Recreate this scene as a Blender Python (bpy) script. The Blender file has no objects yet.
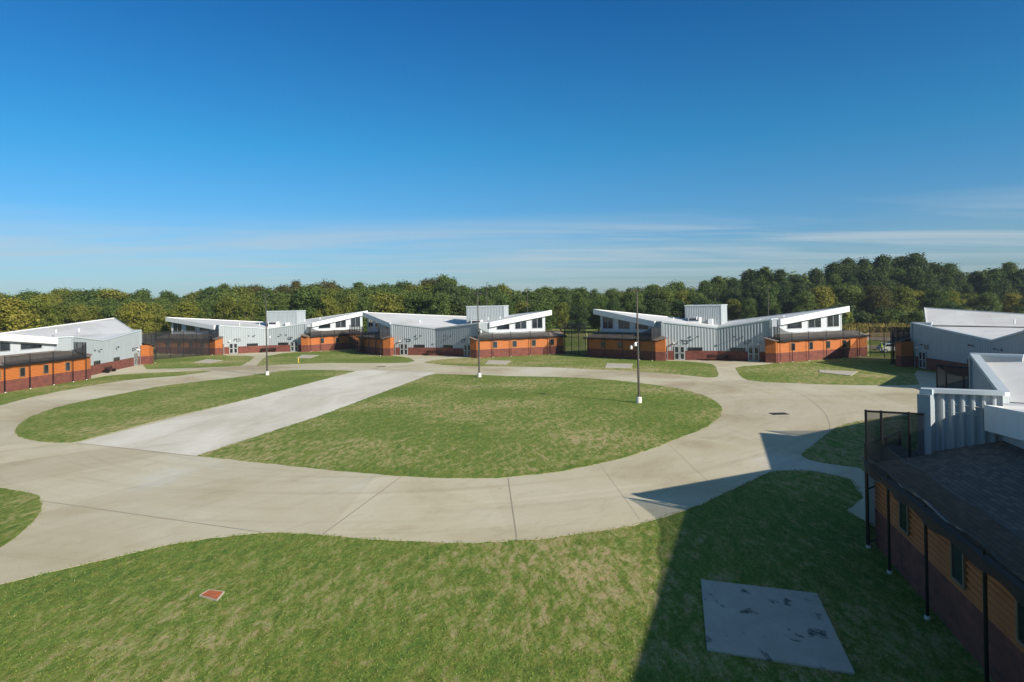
import bpy, bmesh, random, math
from math import sin, cos, radians, pi, sqrt, atan2, tan
from mathutils import Vector, Matrix
random.seed(7)
HAZE=.00014
S = bpy.context.scene
COL = S.collection
F, H, ROLL, CY = 683.0, 9.5, radians(1.15), 302.5

# ------------------------------------------------------------------ helpers
def gp(x, y, z=0.0):
    """the point of a horizontal plane that is seen at a picture position"""
    dx, dy = x-512, y-CY
    a = dx*cos(ROLL)-dy*sin(ROLL); b = dx*sin(ROLL)+dy*cos(ROLL)
    D = F*(H-z)/b
    return Vector((a/F*D, D, z))
def hor(x):
    return CY-(x-512)*tan(ROLL)
def V(*a): return Vector(a)
def unit(deg): return Vector((cos(radians(deg)), sin(radians(deg)), 0))

class MB:
    def __init__(s): s.v=[]; s.f=[]; s.uv=[]; s.mi=[]
    def quad(s, pts, uv=None, m=0):
        i=len(s.v); s.v += [tuple(p) for p in pts]; s.f.append(tuple(range(i,i+len(pts))))
        if uv is None:
            p0=Vector(pts[0]); e=(Vector(pts[1])-p0)
            L=e.length or 1; e=e/L
            n=e.cross(Vector(pts[-1])-p0); n=n.normalized() if n.length else Vector((0,0,1)); w=n.cross(e)
            uv=[((Vector(p)-p0).dot(e),(Vector(p)-p0).dot(w)) for p in pts]
        s.uv += list(uv); s.mi.append(m)
    def prism(s, bot, top, m=0, cap=True):
        """bot / top: equal length rings"""
        n=len(bot); d=0
        for i in range(n):
            j=(i+1)%n; L=(Vector(bot[j])-Vector(bot[i])).length
            s.quad([bot[i],bot[j],top[j],top[i]], [(d,bot[i][2]),(d+L,bot[j][2]),(d+L,top[j][2]),(d,top[i][2])], m); d+=L
        if cap:
            s.quad(top,[(p[0],p[1]) for p in top],m)
            s.quad(list(reversed(bot)),[(p[0],p[1]) for p in reversed(bot)],m)
    def box(s, c, u, hx, hy, z0, z1, m=0):
        """box round c, u = unit dir of its length, half sizes"""
        w=Vector((-u.y,u.x,0))
        r=[c+u*a*hx+w*b*hy for a,b in ((-1,-1),(1,-1),(1,1),(-1,1))]
        s.prism([V(p.x,p.y,z0) for p in r],[V(p.x,p.y,z1) for p in r],m)
    def tube(s, pts, r, n=8, m=0):
        pts=[Vector(p) for p in pts]; rr = r if isinstance(r,(list,tuple)) else [r]*len(pts)
        rings=[]
        for i,p in enumerate(pts):
            d=(pts[min(i+1,len(pts)-1)]-pts[max(i-1,0)]).normalized()
            a=d.cross(Vector((0,0,1))) if abs(d.z)<.95 else d.cross(Vector((1,0,0)))
            a.normalize(); b=d.cross(a)
            rings.append([p+(a*cos(2*pi*k/n)+b*sin(2*pi*k/n))*rr[i] for k in range(n)])
        for i in range(len(rings)-1):
            for k in range(n):
                l=(k+1)%n
                s.quad([rings[i][k],rings[i][l],rings[i+1][l],rings[i+1][k]],None,m)
        s.quad(rings[0],None,m); s.quad(list(reversed(rings[-1])),None,m)
    def build(s, name, mats, parent=None, smooth=False):
        me=bpy.data.meshes.new(name); me.from_pydata(s.v,[],s.f)
        ul=me.uv_layers.new(name='UVMap')
        flat=[c for p in s.uv for c in p]
        ul.data.foreach_set('uv',flat)
        if not isinstance(mats,(list,tuple)): mats=[mats]
        for m in mats: me.materials.append(m)
        me.polygons.foreach_set('material_index',s.mi)
        me.update()
        if smooth: me.shade_smooth()
        o=bpy.data.objects.new(name,me); COL.objects.link(o)
        if parent is not None: o.parent=parent
        return o
def empty(name, loc=(0,0,0)):
    o=bpy.data.objects.new(name,None); o.location=loc; COL.objects.link(o); o.empty_display_size=.5
    return o
def tag(o,label=None,cat=None,group=None,kind=None):
    if label: o['label']=label
    if cat: o['category']=cat
    if group: o['group']=group
    if kind: o['kind']=kind
    return o
def local(mb, origin):
    """shift a mesh builder's vertices so that the object sits at origin"""
    ox,oy,oz=origin
    mb.v=[(a-ox,b-oy,c-oz) for a,b,c in mb.v]; return mb

# ------------------------------------------------------------------ materials
def mat(name):
    m=bpy.data.materials.new(name); m.use_nodes=True
    nt=m.node_tree; b=nt.nodes['Principled BSDF']
    return m,nt,b
def node(nt,t,**k):
    n=nt.nodes.new(t)
    for a,b in k.items():
        if a=='ins':
            for i,v in b.items(): n.inputs[i].default_value=v
        else: setattr(n,a,b)
    return n
def L(nt,a,b): nt.links.new(a,b)
def ramp(nt,fac,stops,interp='LINEAR'):
    r=node(nt,'ShaderNodeValToRGB'); r.color_ramp.interpolation=interp
    e=r.color_ramp.elements
    while len(e)<len(stops): e.new(.5)
    for i,(p,c) in enumerate(stops):
        e[i].position=p; e[i].color=tuple(c)+(1,) if len(c)==3 else c
    L(nt,fac,r.inputs[0]); return r
def noise(nt,vec,scale,detail=4,rough=.6,dist=0):
    n=node(nt,'ShaderNodeTexNoise',ins={'Scale':scale,'Detail':detail,'Roughness':rough,'Distortion':dist})
    L(nt,vec,n.inputs['Vector']); return n
def mix(nt,fac,a,b,mode='MIX'):
    m=node(nt,'ShaderNodeMix',data_type='RGBA',blend_type=mode)
    if isinstance(fac,(int,float)): m.inputs[0].default_value=fac
    else: L(nt,fac,m.inputs[0])
    for k,v in ((6,a),(7,b)):
        if isinstance(v,tuple): m.inputs[k].default_value=v+(1,) if len(v)==3 else v
        else: L(nt,v,m.inputs[k])
    return m.outputs[2]
def objco(nt): return node(nt,'ShaderNodeTexCoord').outputs['Object']
def uvco(nt): return node(nt,'ShaderNodeTexCoord').outputs['UV']
def mapping(nt,vec,scale=(1,1,1),rot=(0,0,0),loc=(0,0,0)):
    m=node(nt,'ShaderNodeMapping'); m.inputs['Scale'].default_value=scale; m.inputs['Rotation'].default_value=rot; m.inputs['Location'].default_value=loc
    L(nt,vec,m.inputs['Vector']); return m.outputs[0]
def bump(nt,b,h,strength,dist=.02):
    n=node(nt,'ShaderNodeBump',ins={'Strength':strength,'Distance':dist}); L(nt,h,n.inputs['Height']); L(nt,n.outputs[0],b.inputs['Normal'])
def simple(name,c,rough=.7,metal=0,var=.12,scale=3.0,spec=.5):
    m,nt,b=mat(name)
    n=noise(nt,objco(nt),scale,5)
    d=tuple(x*(1-var) for x in c); e=tuple(min(1,x*(1+var)) for x in c)
    r=ramp(nt,n.outputs[0],[(.3,d),(.7,e)]); L(nt,r.outputs[0],b.inputs['Base Color'])
    b.inputs['Roughness'].default_value=rough; b.inputs['Metallic'].default_value=metal
    b.inputs['Specular IOR Level'].default_value=spec
    return m

def aniso(nt,vec,ang,sx,sy):
    """turn the plane so that x runs along ang, then stretch"""
    return mapping(nt,mapping(nt,vec,rot=(0,0,radians(-ang))),scale=(sx,sy,1))
def mul3(nt,a,b): return mix(nt,1.0,a,b,'MULTIPLY')
def m_grass():
    m,nt,b=mat('mown_grass'); co=objco(nt)
    big=noise(nt,co,.06,4,.6)
    s1=noise(nt,aniso(nt,co,68,.42,1.25),1.5,8,.78,.4)      # mowing streaks
    s2=noise(nt,aniso(nt,co,96,.5,1.7),2.1,6,.75,.4)
    fine=noise(nt,aniso(nt,co,68,.6,1.2),7.5,7,.85,.3)
    vf=noise(nt,co,30,5,.9)
    hu=noise(nt,co,3.1,6,.8,.4)
    g=ramp(nt,fine.outputs[0],[(.30,(.044,.070,.014)),(.43,(.125,.176,.027)),(.55,(.212,.262,.047)),(.70,(.37,.36,.13))])
    g2=ramp(nt,s1.outputs[0],[(.32,(.50,.70,.66)),(.46,(.90,.97,.94)),(.60,(1.22,1.06,1.05)),(.72,(1.6,1.28,1.5))])
    g3=ramp(nt,s2.outputs[0],[(.32,(.58,.66,.68)),(.5,(1,1,1)),(.68,(1.35,1.22,1.35))])
    c=mul3(nt,mul3(nt,g.outputs[0],g2.outputs[0]),g3.outputs[0])
    # thatch and thin spots
    mu=node(nt,'ShaderNodeMath',operation='MULTIPLY'); L(nt,s1.outputs[0],mu.inputs[0]); L(nt,s2.outputs[0],mu.inputs[1])
    mu3=node(nt,'ShaderNodeMath',operation='MULTIPLY'); L(nt,mu.outputs[0],mu3.inputs[0]); L(nt,big.outputs[0],mu3.inputs[1])
    tf=ramp(nt,mu3.outputs[0],[(.122,(0,0,0)),(.180,(1,1,1))])
    ff=ramp(nt,vf.outputs[0],[(.34,(.15,.15,.15)),(.62,(.95,.95,.95))])
    c=mix(nt,mul3(nt,tf.outputs[0],ff.outputs[0]),c,(.44,.36,.21))
    v=ramp(nt,vf.outputs[0],[(.3,(.45,.5,.5)),(.5,(1,1,1)),(.7,(1.6,1.45,1.6))])
    c=mul3(nt,c,v.outputs[0])
    bg=ramp(nt,big.outputs[0],[(.38,(.80,.86,.88)),(.62,(1.18,1.08,1.10))])
    hr=ramp(nt,hu.outputs[0],[(.32,(1.22,.92,1.15)),(.47,(1,1,1)),(.66,(.82,1.0,.85))])
    c=mul3(nt,mul3(nt,c,bg.outputs[0]),hr.outputs[0])
    L(nt,c,b.inputs['Base Color'])
    b.inputs['Roughness'].default_value=.95; b.inputs['Specular IOR Level'].default_value=.15
    ad=node(nt,'ShaderNodeMath',operation='ADD'); L(nt,fine.outputs[0],ad.inputs[0]); L(nt,vf.outputs[0],ad.inputs[1])
    bump(nt,b,ad.outputs[0],.5,.08)
    return m
def m_ring():
    """court paving: pours of slightly different tone, broom and tyre marks that follow the ring, stains"""
    m,nt,b=mat('ring_concrete'); co=objco(nt)
    sp=node(nt,'ShaderNodeSeparateXYZ'); L(nt,mapping(nt,co,loc=(7,-68,0)),sp.inputs[0])
    an=node(nt,'ShaderNodeMath',operation='ARCTAN2'); L(nt,sp.outputs[1],an.inputs[0]); L(nt,sp.outputs[0],an.inputs[1])
    ln=node(nt,'ShaderNodeVectorMath',operation='LENGTH'); L(nt,mapping(nt,co,loc=(7,-68,0)),ln.inputs[0])
    sl=node(nt,'ShaderNodeMath',operation='MULTIPLY_ADD'); L(nt,an.outputs[0],sl.inputs[0]); sl.inputs[1].default_value=5.2; sl.inputs[2].default_value=.3
    fl=node(nt,'ShaderNodeMath',operation='FLOOR'); L(nt,sl.outputs[0],fl.inputs[0])
    wn=node(nt,'ShaderNodeTexWhiteNoise',noise_dimensions='1D'); L(nt,fl.outputs[0],wn.inputs['W'])
    tone=ramp(nt,wn.outputs[0],[(0,(.90,.885,.87)),(1,(1.06,1.06,1.06))])
    cbn=node(nt,'ShaderNodeCombineXYZ'); L(nt,an.outputs[0],cbn.inputs[0]); L(nt,ln.outputs['Value'],cbn.inputs[1])
    tr=noise(nt,mapping(nt,cbn.outputs[0],scale=(1.7,.85,1)),1.0,7,.65,.5)
    trr=ramp(nt,tr.outputs[0],[(.30,(.87,.855,.83)),(.47,(1,1,1)),(.60,(1.01,1.01,1.01)),(.74,(1.10,1.11,1.14))])
    big=noise(nt,co,.085,5,.6,.6)
    c0=ramp(nt,big.outputs[0],[(.34,(.42,.345,.22)),(.46,(.505,.445,.30)),(.60,(.55,.495,.355)),(.72,(.58,.545,.46))])
    med=noise(nt,aniso(nt,co,60,.5,1.6),.7,7,.72,.6)
    m1=ramp(nt,med.outputs[0],[(.26,(.86,.84,.81)),(.45,(1,1,1)),(.75,(1.06,1.06,1.07))])
    fine=noise(nt,co,12,6,.8); f1=ramp(nt,fine.outputs[0],[(.3,(.88,.88,.88)),(.7,(1.09,1.09,1.09))])
    c=mul3(nt,mul3(nt,mul3(nt,mul3(nt,c0.outputs[0],tone.outputs[0]),trr.outputs[0]),m1.outputs[0]),f1.outputs[0])
    sp_=noise(nt,co,.9,3,.5); so_=ramp(nt,sp_.outputs[0],[(.74,(0,0,0)),(.80,(.5,.5,.5))])
    c=mix(nt,so_.outputs[0],c,(.20,.15,.10))
    L(nt,c,b.inputs['Base Color']); b.inputs['Roughness'].default_value=.85; b.inputs['Specular IOR Level'].default_value=.3
    bump(nt,b,fine.outputs[0],.25,.01)
    return m
def m_concrete(name,base,stain,joint=True,amount=.6):
    m,nt,b=mat(name); co=objco(nt)
    big=noise(nt,mapping(nt,co,scale=(1,.5,1),rot=(0,0,.5)),.16,5,.62,.5)
    c0=ramp(nt,big.outputs[0],[(.34,stain),(.60,base)])
    med=noise(nt,mapping(nt,co,scale=(1,3,1),rot=(0,0,-.5)),.8,6,.7,.3)
    m1=ramp(nt,med.outputs[0],[(.3,(.86,.85,.83)),(.5,(1,1,1)),(.75,(1.08,1.08,1.09))])
    c=mix(nt,amount,c0.outputs[0],mix(nt,1,c0.outputs[0],m1.outputs[0],'MULTIPLY'))
    fine=noise(nt,co,14,6,.8)
    f1=ramp(nt,fine.outputs[0],[(.3,(.9,.9,.9)),(.7,(1.07,1.07,1.07))])
    c=mix(nt,1,c,f1.outputs[0],'MULTIPLY')
    L(nt,c,b.inputs['Base Color']); b.inputs['Roughness'].default_value=.85
    b.inputs['Specular IOR Level'].default_value=.3
    bump(nt,b,fine.outputs[0],.25,.01)
    return m
def m_brick():
    m,nt,b=mat('red_brick'); uv=uvco(nt)
    bt=node(nt,'ShaderNodeTexBrick',ins={'Scale':1.0,'Mortar Size':.008,'Brick Width':.41,'Row Height':.2,'Color1':(.20,.055,.034,1),'Color2':(.13,.038,.027,1),'Mortar':(.13,.08,.065,1)})
    L(nt,uv,bt.inputs['Vector'])
    n=noise(nt,uv,1.3,5,.7); r=ramp(nt,n.outputs[0],[(.3,(.8,.8,.8)),(.7,(1.15,1.15,1.15))])
    L(nt,mix(nt,1,bt.outputs[0],r.outputs[0],'MULTIPLY'),b.inputs['Base Color'])
    b.inputs['Roughness'].default_value=.9; bump(nt,b,bt.outputs['Fac'],-.3,.01)
    return m
def m_siding():
    m,nt,b=mat('orange_siding'); uv=uvco(nt)
    w=noise(nt,mapping(nt,uv,scale=(.5,6,1)),1.2,4); r=ramp(nt,w.outputs[0],[(.3,(.41,.125,.028)),(.7,(.48,.155,.036))])
    L(nt,r.outputs[0],b.inputs['Base Color']); b.inputs['Roughness'].default_value=.65
    return m
def m_grey(name,c,streak=.1):
    m,nt,b=mat(name); uv=uvco(nt)
    w=noise(nt,mapping(nt,uv,scale=(2.2,.25,1)),1.5,5); r=ramp(nt,w.outputs[0],[(.3,tuple(x*(1-streak) for x in c)),(.7,tuple(x*(1+streak*.6) for x in c))])
    L(nt,r.outputs[0],b.inputs['Base Color']); b.inputs['Roughness'].default_value=.5
    b.inputs['Specular IOR Level'].default_value=.4
    return m
def m_shingle():
    m,nt,b=mat('asphalt_shingle'); uv=uvco(nt)
    n0=noise(nt,uv,3.2,3); 
    bt=node(nt,'ShaderNodeTexBrick',ins={'Scale':1.0,'Mortar Size':.006,'Brick Width':.33,'Row Height':.145,'Bias':-.1,'Color1':(.21,.168,.135,1),'Color2':(.125,.10,.082,1),'Mortar':(.04,.034,.03,1)})
    vec=node(nt,'ShaderNodeVectorMath',operation='MULTIPLY_ADD'); L(nt,n0.outputs[1],vec.inputs[0]); vec.inputs[1].default_value=(.06,.03,0); L(nt,uv,vec.inputs[2])
    L(nt,vec.outputs[0],bt.inputs['Vector'])
    n=noise(nt,uv,30,4,.8); r=ramp(nt,n.outputs[0],[(.3,(.7,.7,.7)),(.7,(1.3,1.3,1.3))])
    L(nt,mix(nt,1,bt.outputs[0],r.outputs[0],'MULTIPLY'),b.inputs['Base Color'])
    b.inputs['Roughness'].default_value=.95; bump(nt,b,bt.outputs['Fac'],-.6,.02)
    return m
def m_membrane():
    m,nt,b=mat('roof_membrane'); co=objco(nt)
    n=noise(nt,co,.12,5,.6,.8); r=ramp(nt,n.outputs[0],[(.30,(.52,.49,.44)),(.5,(.62,.605,.575)),(.7,(.68,.67,.65))])
    uv=uvco(nt)
    sm=node(nt,'ShaderNodeTexBrick',ins={'Scale':1.0,'Mortar Size':.02,'Brick Width':12.0,'Row Height':1.9,'Color1':(1,1,1,1),'Color2':(.97,.97,.97,1),'Mortar':(.86,.86,.86,1)})
    L(nt,uv,sm.inputs['Vector'])
    L(nt,mix(nt,1,r.outputs[0],sm.outputs[0],'MULTIPLY'),b.inputs['Base Color'])
    b.inputs['Roughness'].default_value=.6
    return m
def m_net(name,dens,c=(.012,.012,.013)):
    m,nt,b=mat(name); uv=uvco(nt)
    b.inputs['Base Color'].default_value=c+(1,); b.inputs['Roughness'].default_value=.7
    n=noise(nt,uv,.9,3,.5)
    r=ramp(nt,n.outputs[0],[(.3,(dens-.07,)*3),(.7,(dens+.07,)*3)])
    L(nt,r.outputs[0],b.inputs['Alpha'])
    return m
def m_glass():
    m,nt,b=mat('dark_glazing')
    n=noise(nt,objco(nt),.4,2); r=ramp(nt,n.outputs[0],[(.4,(.010,.013,.016)),(.6,(.03,.038,.045))])
    L(nt,r.outputs[0],b.inputs['Base Color']); b.inputs['Roughness'].default_value=.08; b.inputs['Specular IOR Level'].default_value=.6
    return m
def m_leaf(name,stops,trans=.3):
    m,nt,b=mat(name); co=objco(nt)
    oi=node(nt,'ShaderNodeObjectInfo'); 
    vec=node(nt,'ShaderNodeVectorMath',operation='MULTIPLY_ADD'); L(nt,oi.outputs['Random'],vec.inputs[0]); vec.inputs[1].default_value=(50,50,50); L(nt,co,vec.inputs[2])
    n=noise(nt,vec.outputs[0],.42,3,.7)
    gi=node(nt,'ShaderNodeNewGeometry')
    ad=node(nt,'ShaderNodeMath',operation='MULTIPLY_ADD'); L(nt,gi.outputs['Random Per Island'],ad.inputs[0]); ad.inputs[1].default_value=.30
    sub=node(nt,'ShaderNodeMath',operation='SUBTRACT'); L(nt,n.outputs[0],sub.inputs[0]); sub.inputs[1].default_value=.15
    L(nt,sub.outputs[0],ad.inputs[2])
    r=ramp(nt,ad.outputs[0],stops)
    hs=node(nt,'ShaderNodeHueSaturation'); 
    hh=node(nt,'ShaderNodeMapRange'); L(nt,oi.outputs['Random'],hh.inputs[0]); hh.inputs[3].default_value=.478; hh.inputs[4].default_value=.512
    L(nt,hh.outputs[0],hs.inputs['Hue'])
    vv=node(nt,'ShaderNodeMapRange'); L(nt,oi.outputs['Random'],vv.inputs[0]); vv.inputs[3].default_value=1.15; vv.inputs[4].default_value=.82
    L(nt,vv.outputs[0],hs.inputs['Value'])
    L(nt,r.outputs[0],hs.inputs['Color']); L(nt,hs.outputs[0],b.inputs['Base Color'])
    b.inputs['Roughness'].default_value=.8; b.inputs['Specular IOR Level'].default_value=.15
    b.inputs['Transmission Weight'].default_value=0
    # thin leaves let some light through
    tr=node(nt,'ShaderNodeBsdfTranslucent'); L(nt,hs.outputs[0],tr.inputs[0])
    ms=node(nt,'ShaderNodeMixShader'); ms.inputs[0].default_value=trans
    L(nt,b.outputs[0],ms.inputs[1]); L(nt,tr.outputs[0],ms.inputs[2])
    L(nt,ms.outputs[0],nt.nodes['Material Output'].inputs['Surface'])
    return m

GRASS=m_grass()
CONC=m_ring()
CONC2=m_concrete('drive_concrete',(.70,.65,.545),(.54,.48,.375))
CONC3=m_concrete('walk_concrete',(.52,.47,.37),(.44,.39,.30))
BRICK=m_brick(); SIDING=m_siding()
GREY=m_grey('grey_metal_panel',(.335,.365,.375)); WHITE=m_grey('white_metal_trim',(.72,.72,.70),.05); CLER=m_grey('pale_wall_panel',(.50,.52,.53),.08)
COPING=m_grey('coping_metal',(.50,.545,.56),.05)
SHINGLE=m_shingle(); MEMB=m_membrane()
NET=m_net('black_netting',.74); NETD=m_net('bundled_netting',.93); NETS=m_net('hanging_netting',.72); NETB=m_net('netting_band',.55)
MESHM=m_net('black_mesh_fence',.55)
BLACK=simple('black_steel',(.012,.012,.013),.45,.3)
BRONZE=simple('bronze_pole',(.10,.085,.072),.45,.5,.1)
GLASS=m_glass()
FRAME=simple('tan_window_frame',(.20,.14,.09),.6)
DFRAME=simple('pale_door_frame',(.33,.35,.35),.5)
ORTRIM=simple('orange_trim',(.72,.19,.03),.5)
FOOT=simple('white_footing',(.62,.60,.55),.8)
YEL=simple('yellow_paint',(.75,.52,.04),.5)
RUST=simple('iron_rust_red',(.40,.105,.035),.9,0,.35,6)
IRON=simple('drain_iron',(.05,.042,.035),.8)
BARK=simple('bark',(.09,.07,.05),.95)
WHITEP=simple('white_paint',(.75,.75,.73),.4)
DARKP=simple('dark_paint',(.03,.035,.045),.4)

# ------------------------------------------------------------------ ground
def flat(name, pts, z, m, kind='structure', skirt=.04, jag=0.0, tri=True):
    """flat sheet with a short skirt; jag roughens its outline"""
    P=[]
    n=len(pts)
    for i in range(n):
        a=Vector(pts[i][:2]); b=Vector(pts[(i+1)%n][:2])
        k=max(1,int((b-a).length/.35)) if jag and (b-a).length<90 else 1
        for j in range(k):
            p=a.lerp(b,j/k)
            if jag and (0<p.y<130):
                p=p+Vector((random.uniform(-1,1),random.uniform(-1,1)))*jag
            P.append(p)
    bm=bmesh.new()
    vs=[bm.verts.new((p.x,p.y,z)) for p in P]
    es=[bm.edges.new((vs[i],vs[(i+1)%len(vs)])) for i in range(len(vs))]
    r=bmesh.ops.triangle_fill(bm,use_beauty=True,use_dissolve=False,edges=es,normal=(0,0,1))
    if skirt:
        lo=[bm.verts.new((p.x,p.y,z-skirt)) for p in P]
        for i in range(len(vs)):
            j=(i+1)%len(vs); bm.faces.new((vs[i],lo[i],lo[j],vs[j]))
    me=bpy.data.meshes.new(name); bm.to_mesh(me); bm.free(); me.materials.append(m)
    o=bpy.data.objects.new(name,me); COL.objects.link(o)
    if kind: o['kind']=kind
    return o
def smoothpx(pts,k=4,closed=True):
    """Catmull-Rom through ground points"""
    W=[gp(*p) for p in pts]; n=len(W); out=[]
    for i in range(n if closed else n-1):
        p0,p1,p2,p3=[W[(i+d)%n] if closed else W[min(max(i+d,0),n-1)] for d in (-1,0,1,2)]
        for j in range(k):
            t=j/k
            out.append(.5*((2*p1)+(p2-p0)*t+(2*p0-5*p1+4*p2-p3)*t*t+(-p0+3*p1-3*p2+p3)*t*t*t))
    if not closed: out.append(W[-1])
    return out

g=MB(); R0=4000
g.quad([V(-R0,-400,0),V(R0,-400,0),V(R0,R0,0),V(-R0,R0,0)]); tag(g.build('ground',GRASS),kind='structure')

ro=[]
ro+=[V(-60,5,0)]
ro+=smoothpx([(-60,596),(0,584.5),(60,570),(120,556),(180,543),(235,535.5),(280,532.8),(330,536),(400,541),(460,543),(512,541),(563,536.5),(610,529.5),(641,523.5),(690,508.5),(722,495),(754.6,479.7),(766,474),(778,470.8),(801,470.3),(816.6,472),(832,475.2),(847.4,478.6),(854,484),(863,497)],4,False)
ro+=[V(14.6,30.2,0),V(14.8,25.6,0),V(22.2,30.2,0),V(26.9,39.2,0),V(31,44,0),V(34,50,0),V(45.5,60,0),V(47.6,63,0),V(51.4,73.4,0),V(50.6,85.6,0)]
ro+=[gp(*p) for p in [(914.5,374),(919.4,384.4),(906,385.3),(882,385.4),(860,385.3),(825,384.5),(788,383),(765,382.2),(755,381.3),(747,380),(742,377.5),(738.5,374),(735,367.6),(742,366.2),(766,364.3),(780,362)]]
ro+=[V(38.2,100.5,0),V(31.5,104.7,0),V(24,107.3,0)]
ro+=[gp(*p) for p in [(668,360.8),(686.7,361.4),(703,362.8),(713,364.5),(716,367),(718.6,374),(717.8,376.8),(712,377.4),(706,377.4),(687,375.5),(662,373.3),(638,371.6),(612,370.2),(589,369.2),(550,367.3),(513,366.6),(469,366.3),(443,365),(424,362.9),(427,361.3),(434,360),(443,359.2),(460,358.2),(474.5,357.6)]]
ro+=[V(-6.5,120.3,0),V(-14.2,126.5,0),V(-22.8,129.4,0)]
ro+=[gp(*p) for p in [(391,355.6),(400,356.5),(408.5,357.8),(413,359.5),(415,361),(408.5,362.7),(395,363),(373,363.1),(329,363.1),(294,364.2),(275,365),(257,366.2),(256.7,365.2),(262,359.5),(267.6,355.9),(281.7,353.4),(296,351.8)]]
ro+=[V(-43.9,145.2,0),V(-51.8,145.6,0),V(-60.4,141.6,0)]
ro+=[gp(*p) for p in [(226,355.6),(248,356),(254.7,356.8),(250,361),(239.7,366.3),(218.6,367.1),(190.4,368),(168,368.7),(146.4,369.2),(143,364.8)]]
ro+=[V(-64.9,119.6,0),V(-62.9,105,0),V(-61.2,95.6,0)]
ro+=[gp(*p) for p in [(90,378.9),(107,375.7),(125,374.1),(146,372.8),(180,371.5),(205,370.6),(212,370.8),(206,372.3),(180,375.8),(150,378),(123,380.6),(95,385),(62,391),(30,397.5),(0,405.5),(-60,424)]]
ro+=[V(-75,44,0),V(-90,30,0)]
flat('road',ro,.010,CONC,skirt=.015,jag=.06)

# lawns laid into the pavement
isl_l=[gp(*p) for p in [(355.5,371.3),(250,398.8),(150,422.5),(78,441.8),(70.8,442.8)]]+smoothpx([(60,442.8),(45,442),(30,440),(20,436.5),(15.3,431),(20,424),(33.7,415.5),(67.4,404.7),(118,394.6),(168.5,385.2),(236,377.4),(267.6,372.6),(294,370.3),(320.4,370.1),(345,370.8)],4,False)
o=flat('lawn',isl_l,.032,GRASS,jag=.10)
isl_r=[gp(*p) for p in [(197,456),(320,416),(400,386),(428,375.4)]]+smoothpx([(434,374.3),(480,375.2),(512,376.3),(550,377),(589,378.4),(630,382),(667,387),(690,391.2),(708,397.4),(718,403.5),(722.3,410),(718.5,418),(705,428),(682,437),(650,449.5),(615,460),(563.6,471),(512,477),(478,478.5),(430,477.5),(370,474),(300,467),(250,461.7),(205,457)],4,False)
flat('lawn',isl_r,.032,GRASS,jag=.10)
lawn_left=smoothpx([(0,488.6),(20,491.5),(33.7,494.7),(39.5,498),(41,503),(39.8,511.6),(30,525),(0,548.6)],4,False)+[V(-60,25,0),V(-62,30,0)]
flat('lawn',lawn_left,.032,GRASS,jag=.05)
lawn_right=smoothpx([(918,415.2),(895,417),(860,421.5),(840.8,426),(829.8,432.5),(814.4,444.6),(805,451),(802.3,454.5),(805,457.5),(814.4,461),(832,464.4),(860,467.9)],4,False)+[V(18,30.6,0),V(21.5,35,0),V(24,41,0),V(29,49,0)]
flat('lawn',lawn_right,.032,GRASS,jag=.06)

# paler slab driven across the island
drv=[gp(*p) for p in [(78,443),(140,449.5),(197,456)]]+[gp(*p) for p in [(320,416),(400,386),(430,375.6),(436,372.8),(400,371.2),(370,370.2),(355,371.3),(250,398.8)]]
flat('driveway',drv,.016,CONC2,skirt=.01)
# saw-cut joints as narrow strips of dark filler
JOINT=simple('joint_filler',(.31,.265,.19),.9)
jm=MB()
def joint(px,w=.05,z=.014,curve=False):
    P=smoothpx(px,6,False) if curve else [gp(*p) for p in px]
    for a,b in zip(P[:-1],P[1:]):
        d=(b-a).normalized(); n=V(-d.y,d.x,0)*w*.5
        jm.quad([V(*(a-n)[:2],z),V(*(b-n)[:2],z),V(*(b+n)[:2],z),V(*(a+n)[:2],z)])
joint([(41,501),(262,532.5)],.075)
joint([(401,477),(322,535)],.06); joint([(508,478),(517,540.5)],.06)
joint([(600,464.5),(640,520)],.02); joint([(668,444),(720,493)],.02)
joint([(744,381.5),(775,386),(800,394),(820,408),(829,422),(829,433)],.06,curve=True)
joint([(800,394),(862,391)],.03); joint([(0,452),(78,443)],.03)
joint([(78,443.3),(197,456.6)],.07,z=.020)
joint([(256,374.5),(252,366.3)],.06); joint([(460,366.4),(462,374.6)],.05); joint([(570,367.9),(560,377)],.05)
joint([(644,372),(630,381.5)],.05); joint([(120,381),(140,390)],.05); joint([(30,398),(62,406)],.06)
joint([(130,449.5),(240,409.5),(392,371.5)],.03,z=.020)
joint([(722,410),(835,424)],.03); joint([(712,423),(803,455)],.03); joint([(717,377.6),(737,374.5)],.05)
tag(jm.build('pavement_joint',JOINT),kind='structure')

# dry field and dirt track beyond the buildings
DRY=simple('dry_field',(.30,.22,.10),.95,0,.35,.15,.1); DIRT=simple('dirt_track',(.33,.26,.19),.95,0,.25,.3,.1)
WEED=simple('tall_weeds',(.13,.15,.045),.95,0,.5,.3,.1)
flat('field',[V(20,175,0),V(70,150,0),V(110,112,0),V(200,118,0),V(260,250,0),V(150,268,0),V(60,240,0)],.006,DRY,skirt=0)
flat('path',[V(40,172,0),V(72,146,0),V(92,130,0),V(180,122,0),V(182,131,0),V(98,140,0),V(78,157,0),V(46,184,0)],.012,DIRT,skirt=0)
flat('path',[V(58,128,0),V(66,118,0),V(84,108,0),V(92,116,0),V(74,128,0)],.012,DIRT,skirt=0)

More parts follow.
